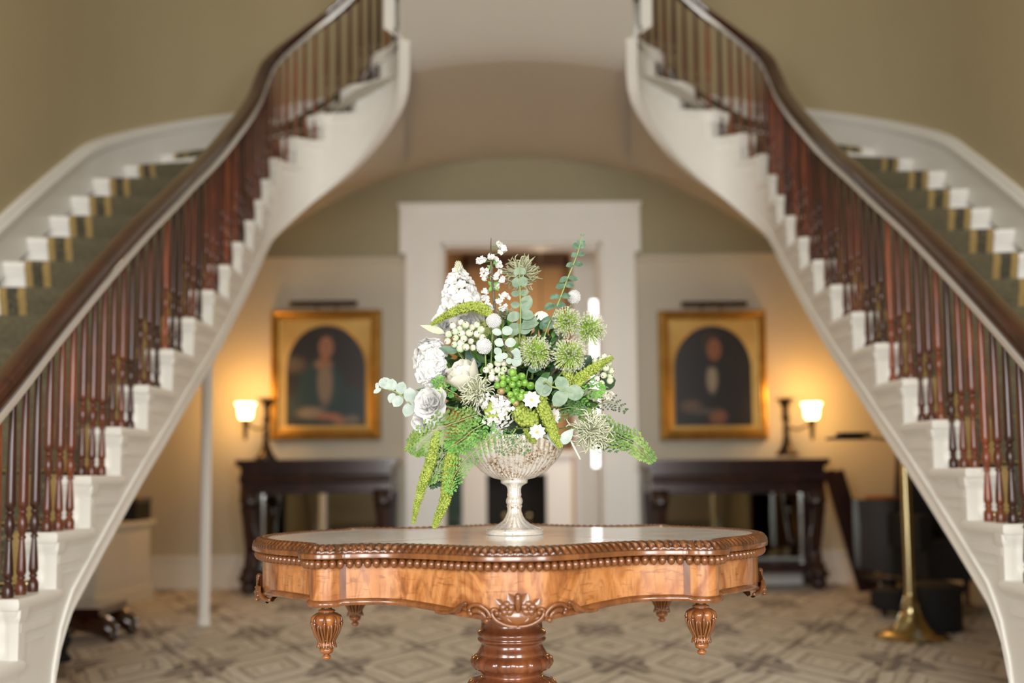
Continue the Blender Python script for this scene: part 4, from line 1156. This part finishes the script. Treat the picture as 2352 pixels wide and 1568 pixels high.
def allium(x, y, D, R, label, face=(0, -1, 0)):
    c = P(x, y, D); T = flower('allium', label, 'flower', c); R *= D / FPX; f = Vector(face).normalized()
    st = MB(); fl = MB()
    for i in range(300):
        d = sph()
        if d.dot(f) < -.3: d = d - 2 * d.dot(f) * f
        L = R * rnd.uniform(.75, 1.0); e = c + d * L
        st.tube([c + d * L * .1, e], [.0010, .0007], 3, cap=False)
        u = d.orthogonal().normalized(); w_ = d.cross(u)
        for k in range(5):
            a = 2 * PI * k / 5 + i; q = (u * math.cos(a) + w_ * math.sin(a)); g = (u * math.cos(a + 1.2) + w_ * math.sin(a + 1.2))
            v = [e - d * .002, e + q * .0030 + d * .0042, e + g * .0011 + d * .0005]
            fl.add([tuple(z) for z in v], [(0, 1, 2)])
    part(st, 'pedicels', ALLG, T, False, 'stuff'); part(fl, 'florets', CREAM, T, False, 'stuff')
    part(MB().ball(c, R * .28, 0, 1), 'core', ALLG, T); stemto(T, c, TWIG if x > 1290 else STEM, .0028)
allium(1302, 740, 2.60, 36, 'green and cream allium head topmost of the four', (-.1, -1, .1))
allium(1352, 757, 2.62, 42, 'green and cream allium head farthest right of the four', (.3, -1, 0))
allium(1230, 810, 2.54, 41, 'green and cream allium head nearest the middle, above the green berries')
allium(1308, 816, 2.52, 42, 'green and cream allium head lower right, above the round grey leaves')

def floret4(mb, c, n, r, mi=0, k=4, cup=.3):
    n = Vector(n).normalized(); u = n.orthogonal().normalized(); a0 = rnd.uniform(0, 6); v_ = n.cross(u)
    for i in range(k):
        a = a0 + 2 * PI * i / k; d = (u * math.cos(a) + v_ * math.sin(a) + n * cup).normalized()
        leafm(mb, LM(c, d, n), r, r * .50, r * rnd.uniform(-.1, .25), mi, shape='petal', n=3, fold=.25)
def cluster(name, label, cat, x, y, D, rx, ry, nfl, r, mt, k=4, depth=.6, extra=None, stem=STEM):
    c = P(x, y, D); T = flower(name, label, cat, c); s = D / FPX; mb = MB()
    for i in range(nfl):
        d = sph()
        if d.y > .25: d.y = -d.y
        p = c + Vector((d.x * rx * s, d.y * rx * s * depth, d.z * ry * s)) * rnd.uniform(.62 if extra else .8, 1.06)
        n = Vector((d.x, d.y * 1.2, d.z)) + sph() * (.75 if extra else .35); floret4(mb, p, n, r * s * rnd.uniform(.8, 1.15), 0, k)
        if extra: mb.ball(p + n.normalized() * r * s * .1, r * s * .13, 1, 0)
    o = part(mb, 'florets', [mt, YEL] if extra else mt, T, kind='stuff'); stemto(T, c, stem)
    part(MB().ball(c, 1, 0, 2, (rx * s * (.62 if extra else .80), rx * s * depth * (.55 if extra else .80), ry * s * (.62 if extra else .80))), 'inner_florets', LIME if extra else HYDG if mt is HYDG else CREAM, T); return T
cluster('white_hydrangea', 'white hydrangea head at the left edge of the arrangement', 'flower', 988, 832, 2.57, 33, 52, 90, 15, WHITE)
cluster('lime_hydrangea', 'lime green hydrangea head behind the two lower white ball flowers', 'flower', 1116, 772, 2.64, 42, 38, 120, 9, HYDG)
cluster('lime_hydrangea', 'lime green hydrangea head left of the middle allium', 'flower', 1186, 805, 2.62, 32, 42, 100, 9, HYDG)
cluster('white_lilac_cluster', 'small white and yellow-green flower cluster hanging over the bowl rim', 'flower', 1140, 942, 2.50, 47, 40, 120, 7.0, WHITE, 4, .5, True)
cluster('white_lilac_cluster', 'little dangling white flower cluster just above the bowl rim', 'flower', 1140, 992, 2.51, 14, 16, 26, 6.5, WHITE, 4, .5, True)
cluster('white_filler_blossom', 'white filler blossom at the right below the berry spray', 'flower', 1378, 905, 2.60, 32, 16, 50, 7, CREAM, 4, .5, True)

def peony(x, y, D, rx, ry, label, n=60, face=(-.5, -.8, .1)):
    c = P(x, y, D); T = flower('white_peony', label, 'flower', c); s = D / FPX; f = Vector(face).normalized()
    for i in range(n):
        q = i / n; a = i * 2.4; th = .15 + 1.35 * q; u = f.orthogonal().normalized(); v_ = f.cross(u)
        d = (f * math.cos(th) + (u * math.cos(a) + v_ * math.sin(a)) * math.sin(th)).normalized()
        L = rx * s * (.75 + .35 * q) * rnd.uniform(.85, 1.1); mb = MB()
        nn = (f * .8 - d * .6 + sph() * .35)
        leafm(mb, LM(c - f * rx * s * .25 + sph() * .003, d, nn), L, L * .50, L * rnd.uniform(-.30, .10), 0, shape='petal', n=5, fold=rnd.uniform(.2, .5))
        part(mb, 'petal', WHITE, T)
    stemto(T, c + f * -.01)
peony(990, 925, 2.55, 46, 40, 'large white peony low on the left above the fern', 46)
peony(968, 972, 2.57, 30, 26, 'small white peony at the far left edge, lowest white bloom', 26, (-.6, -.7, -.3))
peony(1078, 745, 2.64, 44, 24, 'white double bloom beneath the arching green plume', 34, (.1, -.9, .3))
peony(1020, 745, 2.66, 34, 24, 'white double bloom at the foot of the tall white spire', 26, (-.3, -.9, .2))

def tulip(x, y, D, L, label):
    c = P(x, y, D); T = flower('white_magnolia', label, 'flower', c); s = D / FPX; L *= s; ax = Vector((-.55, -.35, .75)).normalized()
    b = c - ax * L * .45; u = ax.orthogonal().normalized(); v_ = ax.cross(u)
    for ring, (k, sp, ln) in enumerate(((3, .32, .92), (4, .65, 1.0), (3, 1.05, .95))):
        for i in range(k):
            a = 2 * PI * i / k + ring * .6; r_ = u * math.cos(a) + v_ * math.sin(a); d = (ax + r_ * sp).normalized()
            mb = MB(); leafm(mb, LM(b + r_ * .004, d, -r_ + ax * .3), L * ln, L * .42, -L * .28, 0, shape='petal', n=7, fold=.55); part(mb, 'petal', CREAM, T)
    stemto(T, b)
tulip(1074, 874, 2.55, 82, 'cream white magnolia bloom in the middle left')

def stock():
    c = P(1056, 660, 2.66); T = flower('white_stock_spire', 'tall white flower spire with green buds at its tip, upper left', 'flower', c); s = 2.66 / FPX
    A = P(1062, 740, 2.66); B_ = P(1052, 604, 2.66); mb = MB(); bd = MB()
    for i in range(64):
        q = (i / 64) ** .85; p = A.lerp(B_, q * .80); a = i * 2.4; r = (55 * (1 - q) ** .75 + 10) * s
        d = Vector((math.cos(a), math.sin(a) * .7, .35 + q * .4)); pp = p + d * r * .72
        floret4(mb, pp + sph() * 4 * s, (d + CAMD * .6 + sph() * .5), (19 - 7 * q) * s, 0, 6, .45)
    for i in range(60):
        q = i / 60; p = A.lerp(B_, .74 + q * .27); a = i * 2.4; r = 15 * (1 - q) ** .6 * s; d = Vector((math.cos(a), math.sin(a), 1.1)).normalized()
        e = p + d * r; bd.tube([p + Vector((d.x, d.y, 0)) * r * .5, e, e + d * 5 * s], [.0018, .0027 - q * .0008, .0008], 5)
    part(MB().tube([A, B_], [.016, .004], 8), 'spike_axis', HYDG, T); part(mb, 'florets', WHITE, T, kind='stuff'); part(bd, 'buds', SPIDL, T, kind='stuff'); stemto(T, B_, STEM, .0022, A)
stock()

def branch():
    T = flower('blossom_branch', 'upright twig with little white blossoms and fresh green leaves', 'branch', P(1131, 640, 2.58))
    D = 2.58; s = D / FPX
    c = spl([P(1128, 546, D), P(1127, 585, D), P(1130, 630, D), P(1133, 668, D), P(1137, 720, D), P(1142, 800, D + .03), CORE], 6)
    part(MB().tube(c, [.0008 + .0028 * min(1, i / 10) for i in range(len(c))], 7), 'twig', TWIG, T)
    for (x, y, n) in ((1149, 562, 7), (1156, 571, 7), (1147, 580, 4), (1103, 600, 9), (1113, 594, 6), (1127, 589, 5), (1136, 594, 7), (1147, 606, 6), (1108, 621, 4), (1111, 635, 8), (1121, 624, 5), (1143, 626, 4), (1138, 640, 6), (1154, 641, 5), (1113, 668, 5), (1115, 686, 8), (1153, 680, 6), (1162, 681, 6), (1118, 702, 8), (1146, 694, 6), (1156, 706, 7), (1142, 658, 4), (1128, 705, 5)):
        mb = MB(); g = P(x, y, D)
        for i in range(n):
            p = g + Vector((rnd.uniform(-6, 6) * s, rnd.uniform(-8, 4) * s, rnd.uniform(-5, 5) * s)); floret4(mb, p, CAMD + sph() * .8, 6.0 * s, 0, 5, .5); mb.ball(p, .0012, 1, 0)
        near = min(c, key=lambda q: (q - g).length + (0 if q.z < g.z else .02)); mb.tube([near, (near + g) / 2 + Vector((0, 0, -.002)), g], .0007, 4, 2)
        part(mb, 'blossom', [WHITE, YEL, BRIGHT], T)
    for (x, y, a) in ((1122, 652, 2.4), (1140, 652, .6), (1120, 670, -2.3), (1140, 668, -.7), (1124, 640, 1.9), (1128, 612, 2.6), (1136, 600, .6)):
        mb = MB(); leafm(mb, LM(P(1133, 657 if y > 645 else y + 6, D), Vector((math.cos(a), -.2, math.sin(a))), CAMD), 17 * s, 5 * s, .002, 0, shape='ovate'); part(mb, 'leaf', BRIGHT, T)
branch()

def plume(pts, r, mt, label, D=2.56, dens=1.0, taper=True):
    pts = [P(*(q if len(q) == 3 else (*q, D))) for q in pts]; T = flower('amaranth_plume', label, 'flower', pts[len(pts) // 2]); c = spl(pts, 10); s = D / FPX; mb = MB()
    n = len(c); L = sum((c[i + 1] - c[i]).length for i in range(n - 1)); cnt = int(L / s * r * .42 * dens)
    rad = lambda q: r * s * (1 - (q ** 3) * .65 if taper else 1) * (.6 + .4 * min(1, q * 8))
    for i in range(cnt):
        q = rnd.random(); k = q * (n - 1); j = min(int(k), n - 2); p = c[j].lerp(c[j + 1], k - j); t = (c[j + 1] - c[j]).normalized()
        d = sph(); d = (d - t * d.dot(t)).normalized(); R = rad(q); e = p + d * R * rnd.uniform(.55, 1.0)
        mb.ball(e, R * rnd.uniform(.22, .34), 0, 0, (1, 1, 1.0)); 
        if i % 3 == 0: mb.tube([e, e + (d + t * .8) * R * .45], [R * .14, .0003], 3, cap=False)
    mb.tube(c, [rad(i / (n - 1)) * .62 for i in range(n)], 8)
    part(mb, 'seed_heads', mt, T, kind='stuff'); stemto(T, c[0], STEM, .002)
plume([(1128, 722), (1100, 706), (1065, 707), (1030, 722), (990, 745)], 12, LIME, 'lime green plume arching over the upper left bloom', 2.56)
plume([(1236, 898), (1248, 935), (1262, 970), (1274, 1000), (1288, 1028)], 14, LIME, 'lime green plume hanging over the right of the bowl front', 2.49, 1.2)
plume([(1005, 990), (988, 1060), (975, 1100), (960, 1150), (948, 1203)], 11, LIME, 'lime green plume trailing down, left one of the two long tails', 2.50)
plume([(1046, 1020), (1032, 1070), (1028, 1110), (1022, 1150), (1006, 1190), (997, 1212)], 13, LIME, 'lime green plume trailing down to the marble, right one of the two long tails', 2.50)
plume([(985, 975), (960, 998), (945, 1015), (930, 1035)], 9, LIME, 'short lime green plume poking out left below the peonies', 2.58)
plume([(1318, 885), (1340, 862), (1370, 842), (1408, 820)], 12, LIME, 'lime green plume pointing up to the right edge', 2.53)
plume([(1295, 850), (1308, 862), (1310, 885), (1322, 896)], 11, LIME, 'short lime green plume below the lower right allium', 2.54)
plume([(1205, 930), (1190, 945), (1205, 962), (1222, 955), (1215, 978)], 16, LIME, 'ruffled lime green plume between the two white daisies', 2.51, 1.2, False)
plume([(1205, 985), (1222, 1008), (1232, 1016)], 9, LIME, 'small lime green plume behind the lower white daisy', 2.52)

def berries(x, y, D, pts, r, mt, label, eye=True, leafy=False):
    c = P(x, y, D); T = flower('berry_cluster', label, 'berries', c); s = D / FPX
    for (bx, by, m_) in pts:
        p = P(bx, by, D + rnd.uniform(-.012, .012) - .0008 * max(0, 22 - abs(bx - x))); rr = r * s * rnd.uniform(.88, 1.1); mb = MB()
        mb.ball(p, rr, 0, 2)
        d = (Vector((bx - x, -26, y - by)).normalized() + sph() * .4).normalized()
        mb.ball(p + d * rr * .93, rr * .20, 1, 1); mb.tube([p - d * rr * .8, (p + c) / 2 + Vector((0, .02, 0)), c + Vector((0, .035, -.01))], .0008, 4, 2)
        part(mb, 'berry', [m_ or mt, CALYX, STEM], T)
    stemto(T, c + Vector((0, .03, 0)))
def scatter(x, y, rx, ry, r, seed, f=None, fill=1.0):
    g = random.Random(seed); out = []
    for _ in range(900):
        a, q = g.uniform(0, 2 * PI), math.sqrt(g.random()); p = (x + rx * q * math.cos(a), y + ry * q * math.sin(a))
        if all((p[0] - o[0]) ** 2 + (p[1] - o[1]) ** 2 > (r * 1.45 * fill) ** 2 for o in out): out.append((*p, f(*p) if f else None))
    return out
berries(1068, 772, 2.545, scatter(1068, 772, 44, 34, 8.5, 3), 8.5, BERW, 'whitish berry cluster in the upper left below the plume')
berries(1150, 858, 2.53, scatter(1148, 852, 36, 19, 8.5, 5), 8.5, BERW, 'whitish berry cluster in the middle above the green berries')
berries(1386, 850, 2.56, scatter(1386, 850, 25, 34, 8.0, 9), 8.0, BERW, 'whitish berry cluster at the right edge behind the plume')
berries(1178, 892, 2.50, scatter(1180, 890, 40, 36, 9, 11, lambda x, y: BERB if (x < 1170 and y > 893 or y > 912 and x < 1185) else None), 9, BERG, 'glossy green berry cluster in the centre')
berries(1200, 918, 2.49, [(1178, 918, None), (1196, 911, None), (1184, 905, None)], 9, BERG, 'three loose green berries under the main green cluster')
berries(1012, 892, 2.56, [(1012, 888, None), (1012, 904, None)], 8, BERG, 'pair of green berries between peony and magnolia')

def daisy(x, y, D, R, label, face=(0, -1, .1)):
    c = P(x, y, D); T = flower('white_daisy', label, 'flower', c); s = D / FPX; R *= s * 1.2; f = Vector(face).normalized(); u = f.orthogonal().normalized(); v_ = f.cross(u)
    for ring in range(2):
        for i in range(9):
            a = 2 * PI * i / 9 + ring * .35; d = (u * math.cos(a) + v_ * math.sin(a) + f * (.15 + .25 * ring)).normalized(); mb = MB()
            leafm(mb, LM(c, d, f), R * (1 - .22 * ring), R * .30, 0, 0, shape='round', n=4, fold=.2); part(mb, 'petal', WHITE, T)
    mb = MB()
    for i in range(22):
        d = (f + sph() * .5).normalized(); mb.tube([c, c + d * R * .30], .0005, 3); mb.ball(c + d * R * .30, .0010, 0, 0)
    part(mb, 'stamens', YEL, T, kind='stuff'); stemto(T, c - f * .004)
daisy(1221, 918, 2.47, 18, 'white daisy-like flower over the green berries, upper of the pair')
daisy(1234, 990, 2.47, 17, 'white daisy-like flower at the bowl rim, lower of the pair', (0, -.9, -.4))
daisy(1273, 955, 2.52, 16, 'white daisy-like flower half hidden behind the hanging plume', (.6, -.8, 0))

def eucalyptus(pts, leaves, D, mt, label, W=1.0, round_=True, ms=STEM, end=None):
    c = spl([P(x, y, D) for x, y in pts] + ([end] if end is not None else []), 8); T = flower('eucalyptus_stem', label, 'foliage', c[0]); s = D / FPX
    part(MB().tube(c, [.0008 + .0014 * min(1, i / 12) for i in range(len(c))], 6), 'twig', ms, T)
    for (x, y, a, L, w_, n) in leaves:
        p = P(x, y, D); d = Vector((math.cos(a), rnd.uniform(-.35, .1), math.sin(a))); mb = MB()
        leafm(mb, LM(p, d, n), L * s, w_ * s, L * s * .12, 0, shape='round' if round_ else 'ovate', n=6, fold=.12)
        part(mb, 'leaf', mt, T)
FC = (0, -1, .25); UP = (0, -1, .6); UD = (0, -1, -.6)
def pairs(spec):
    out = []
    for (x, y, L, w_, tilt, n) in spec: out += [(x, y, tilt, L, w_, n), (x, y, PI - tilt + .2, L, w_, n)]
    return out
eucalyptus([(1337, 538), (1327, 580), (1305, 636), (1289, 678), (1268, 732), (1253, 765)],
           pairs([(1338, 542, 7, 2.5, .9, FC), (1335, 556, 10, 5, .5, FC), (1330, 566, 16, 9, .35, FC), (1327, 583, 17, 8, -.1, UP), (1319, 606, 20, 8, 0, UP), (1305, 636, 24, 8, -.3, UP), (1297, 654, 22, 10, 0, UP), (1286, 680, 25, 9, .05, UP), (1274, 702, 26, 11, .1, UP), (1266, 730, 24, 10, -.2, UP), (1256, 752, 19, 13, .9, FC)]),
           2.60, EUCD, 'tall eucalyptus stem leaning out at the upper right', end=CORE)
eucalyptus([(1194, 600), (1194, 650), (1195, 700), (1194, 760)],
           pairs([(1194, 627, 16, 11, .7, FC), (1194, 652, 20, 13, .5, FC), (1194, 674, 21, 8, .15, UD), (1194, 700, 22, 9, .2, UD), (1195, 722, 33, 13, -.1, FC), (1194, 748, 26, 9, .1, UD), (1193, 762, 30, 14, .5, FC)]) + [(1200, 715, 1.15, 42, 15, FC), (1212, 760, 1.3, 44, 17, FC), (1196, 752, .3, 44, 12, UP)],
           2.56, EUC, 'upright eucalyptus stem in the middle with paired round leaves', end=CORE)
eucalyptus([(870, 890), (905, 898), (930, 915), (955, 935), (1010, 930)],
           [(880, 890, 1.7, 22, 9, FC), (893, 893, 2.0, 30, 13, FC), (897, 897, 1.4, 28, 14, FC), (918, 905, 1.3, 30, 13, FC), (905, 903, -2.0, 24, 10, FC), (922, 910, -2.2, 30, 13, FC), (943, 925, 1.6, 36, 15, FC), (946, 925, -2.0, 36, 14, FC), (875, 892, -2.6, 20, 6, FC), (870, 890, 2.6, 9, 5, FC), (868, 886, 2.0, 8, 5, FC)],
           2.60, PALE, 'pale eucalyptus sprig reaching out at the far left', end=CORE)
eucalyptus([(1152, 757), (1157, 785), (1166, 805), (1178, 822)],
           [(1152, 765, 2.9, 23, 9, FC), (1153, 763, .3, 26, 12, FC), (1158, 790, 2.8, 24, 11, FC), (1160, 788, .1, 26, 12, FC), (1150, 815, 2.2, 22, 9, FC), (1150, 817, -2.2, 16, 11, FC), (1166, 815, -2.9, 18, 8, FC), (1178, 822, .9, 22, 13, FC), (1178, 822, -.7, 24, 14, FC), (1172, 822, -1.9, 15, 8, FC), (1178, 812, .2, 18, 12, FC)],
           2.505, PALE, 'small round-leaved pale eucalyptus sprig on a dark twig in the middle', ms=TWIG, end=P(1170, 880, 2.6))
eucalyptus([(1312, 902), (1290, 893), (1268, 888), (1250, 880)],
           [(1300, 902, .02, 42, 19, (0, -1, .1)), (1300, 898, 2.05, 40, 16, FC), (1302, 898, -2.35, 46, 17, FC), (1255, 910, 1.85, 48, 20, FC), (1262, 884, 1.4, 22, 6, FC), (1264, 885, -2.3, 26, 6, FC)],
           2.47, EUC, 'large round grey-green eucalyptus leaves at the right of centre', end=P(1240, 950, 2.6))
def looseleaf(x, y, a, L, W, D, mt, label, shape='ovate', n=FC):
    p = P(x, y, D); T = flower('broad_leaf', label, 'leaf', p); s = D / FPX; mb = MB()
    leafm(mb, LM(p, Vector((math.cos(a), -.1, math.sin(a))), n), L * s, W * s, L * s * .1, 0, shape=shape, n=7, fold=.18); part(mb, 'blade', mt, T); stemto(T, p, STEM, .0016)
TEAL = plant('teal_leaf', (.05, .11, .09), .6, (.09, .16, .13), 50, .1)
looseleaf(1092, 850, 1.7, 74, 20, 2.60, TEAL, 'large dark teal leaf behind the lowest ball flower')
looseleaf(1052, 808, 2.9, 46, 10, 2.55, EUCD, 'narrow grey-green leaf crossing the white hydrangea')
looseleaf(1022, 765, 2.8, 60, 9, 2.60, SPIDL, 'pale twisted leaf sticking out at the left under the plume')
looseleaf(1004, 900, 3.0, 50, 8, 2.60, MIDG, 'dark green leaf between hydrangea and peony')
looseleaf(1212, 850, .3, 40, 12, 2.56, EUCD, 'grey-green leaf under the middle allium')
looseleaf(1330, 850, .9, 44, 16, 2.60, DARKG, 'dark green round leaf under the right plume', 'round')
looseleaf(1375, 880, .2, 40, 22, 2.62, DARKG, 'dark green leaf behind the right berry cluster', 'round')
looseleaf(1288, 1020, .9, 46, 13, 2.49, PALE, 'pale ivy leaf standing right of the hanging plume')
looseleaf(1262, 985, -1.2, 46, 12, 2.50, PALE, 'pale ivy leaf lying over the bowl rim')
T = flower('straw', 'pale cut straw sticking out below the right thread flower', 'straw', P(1312, 1010, 2.5))
part(MB().tube([P(1309, 1008, 2.5), P(1333, 1055, 2.5)], .0026, 6), 'straw_shaft', CREAM, T)

def fern(pts, D, L, mt, label, dens=1.0, leaf=1.0, fine=False):
    c = spl([P(*(q if len(q) == 3 else (*q, D))) for q in pts], 12); T = flower('fern_frond', label, 'fern', c[0]); s = D / FPX; n = len(c)
    part(MB().tube(c, [.0012 * (1 - i / n) + .0005 for i in range(n)], 5), 'rachis', STEM, T)
    tot = sum((c[i + 1] - c[i]).length for i in range(n - 1)); m = int(tot / s / 12.5 * dens)
    for i in range(m):
        q = (i + .5) / m; k = q * (n - 1); j = min(int(k), n - 2); p = c[j].lerp(c[j + 1], k - j); t = (c[j + 1] - c[j]).normalized()
        nrm = Vector((0, -1, .3)); sd = t.cross(nrm).normalized()
        for sg in (-1, 1):
            ln = L * s * (math.sin(PI * (q * .82 + .14)) ** .8) * rnd.uniform(.8, 1.1); d = (sd * sg + t * .55 + Vector((0, rnd.uniform(-.25, .15), rnd.uniform(-.25, .02)))).normalized()
            mb = MB(); mb.tube([p, p + d * ln], [.0006, .0003], 3, cap=False)
            kk = max(3, int(ln / s / (8.2 if not fine else 5.5)))
            for a in range(kk):
                pp = p + d * ln * (a + .8) / kk; w_ = (6.6 if not fine else 4.4) * s * leaf * (1 - .45 * a / kk)
                e = d.cross(nrm).normalized()
                for g in (-1, 1):
                    dd = (e * g + d * .7 + sph() * .25).normalized(); leafm(mb, LM(pp, dd, nrm + sph() * .4), w_ * 1.5, w_ * .46, 0, 0, shape='petal', n=2, fold=.2)
            leafm(mb, LM(p + d * ln * .95, d, nrm), 6 * s * leaf, 2.6 * s * leaf, 0, 0, shape='petal', n=2, fold=.2)
            part(mb, 'pinna', mt, T, False)
fern([(1105, 950), (1060, 965), (1010, 985), (970, 1015), (955, 1040)], 2.50, 44, GREEN, 'broad fresh green fern frond lying over the left of the bowl', 1.1, 1.1)
fern([(1120, 990), (1060, 1010), (1020, 1045), (1000, 1080), (985, 1105)], 2.51, 28, GREEN, 'green fern frond drooping down the left side')
fern([(1150, 985), (1110, 1020), (1070, 1055), (1045, 1090), (1030, 1130)], 2.47, 30, BRIGHT, 'bright green fern frond curving round the left shoulder of the bowl', 1, 1, True)
fern([(1140, 960), (1090, 985), (1060, 1010), (1030, 1030)], 2.49, 34, BRIGHT, 'bright green fern frond under the thread flower')
fern([(1150, 1000), (1175, 1000), (1195, 1020), (1212, 1040)], 2.47, 26, MIDG, 'thin dark fern frond hanging over the front of the bowl', 1, .8, True)
fern([(1185, 985), (1165, 1015), (1150, 1040)], 2.47, 26, MIDG, 'short dark fern frond falling over the bowl front', 1, .8, True)
fern([(1330, 945), (1380, 975), (1420, 1000), (1460, 1020), (1498, 1058)], 2.56, 34, GREEN, 'long green fern frond reaching out at the lower right', 1.0, 1.15)
fern([(1330, 975), (1370, 1000), (1410, 1015), (1450, 1010)], 2.58, 30, MIDG, 'mid green fern frond behind the right thread flower')
fern([(1350, 945), (1385, 925), (1410, 925), (1440, 945)], 2.62, 20, DARKG, 'dark spiky fern frond arching at the right edge', 1, .7, True)
fern([(1300, 930), (1330, 915), (1360, 895), (1385, 895)], 2.54, 26, BRIGHT, 'bright green fern frond behind the large round leaf')
fern([(1240, 960), (1270, 945), (1310, 935), (1345, 945)], 2.53, 26, MIDG, 'mid green fern frond under the large round leaves')
fern([(1050, 905), (1030, 895), (1010, 880), (1000, 870)], 2.55, 20, BRIGHT, 'small bright green fern sprig left of the magnolia')
fern([(1020, 1020), (1010, 1060), (1000, 1100), (1003, 1110)], 2.52, 22, DARKG, 'dark green sprig hanging between the two long plumes', 1, 1.1)
def filler():
    T = flower('filler_foliage', 'dark green leaves filling the heart of the arrangement', 'foliage', CORE); mb = MB()
    for (n, mi, ins) in ((950, 0, .85), (520, 1, 1.0), (200, 2, 1.03)):
        for _ in range(n):
            d = sph(); 
            if d.z < -.35: d.z = -d.z
            c = Vector((VX.x + .005, 2.70, 1.115)); q = rnd.uniform(.35, 1) * ins
            p = c + Vector((d.x * .20, d.y * .15, d.z * (.19 if d.z > 0 else .12))) * q
            leafm(mb, LM(p, (d + sph() * .7).normalized(), (sph() + Vector((0, -1, .3)))), rnd.uniform(.022, .045), rnd.uniform(.005, .010), .004, mi, shape='ovate', n=4)
    part(mb, 'leaves', [DARKG, MIDG, BRIGHT], T, kind='stuff'); T['kind'] = 'stuff'
    part(MB().ball(Vector((VX.x, 2.72, 1.03)), 1, 0, 2, (.112, .112, .085)), 'moss_core', DARKG, T)
filler()
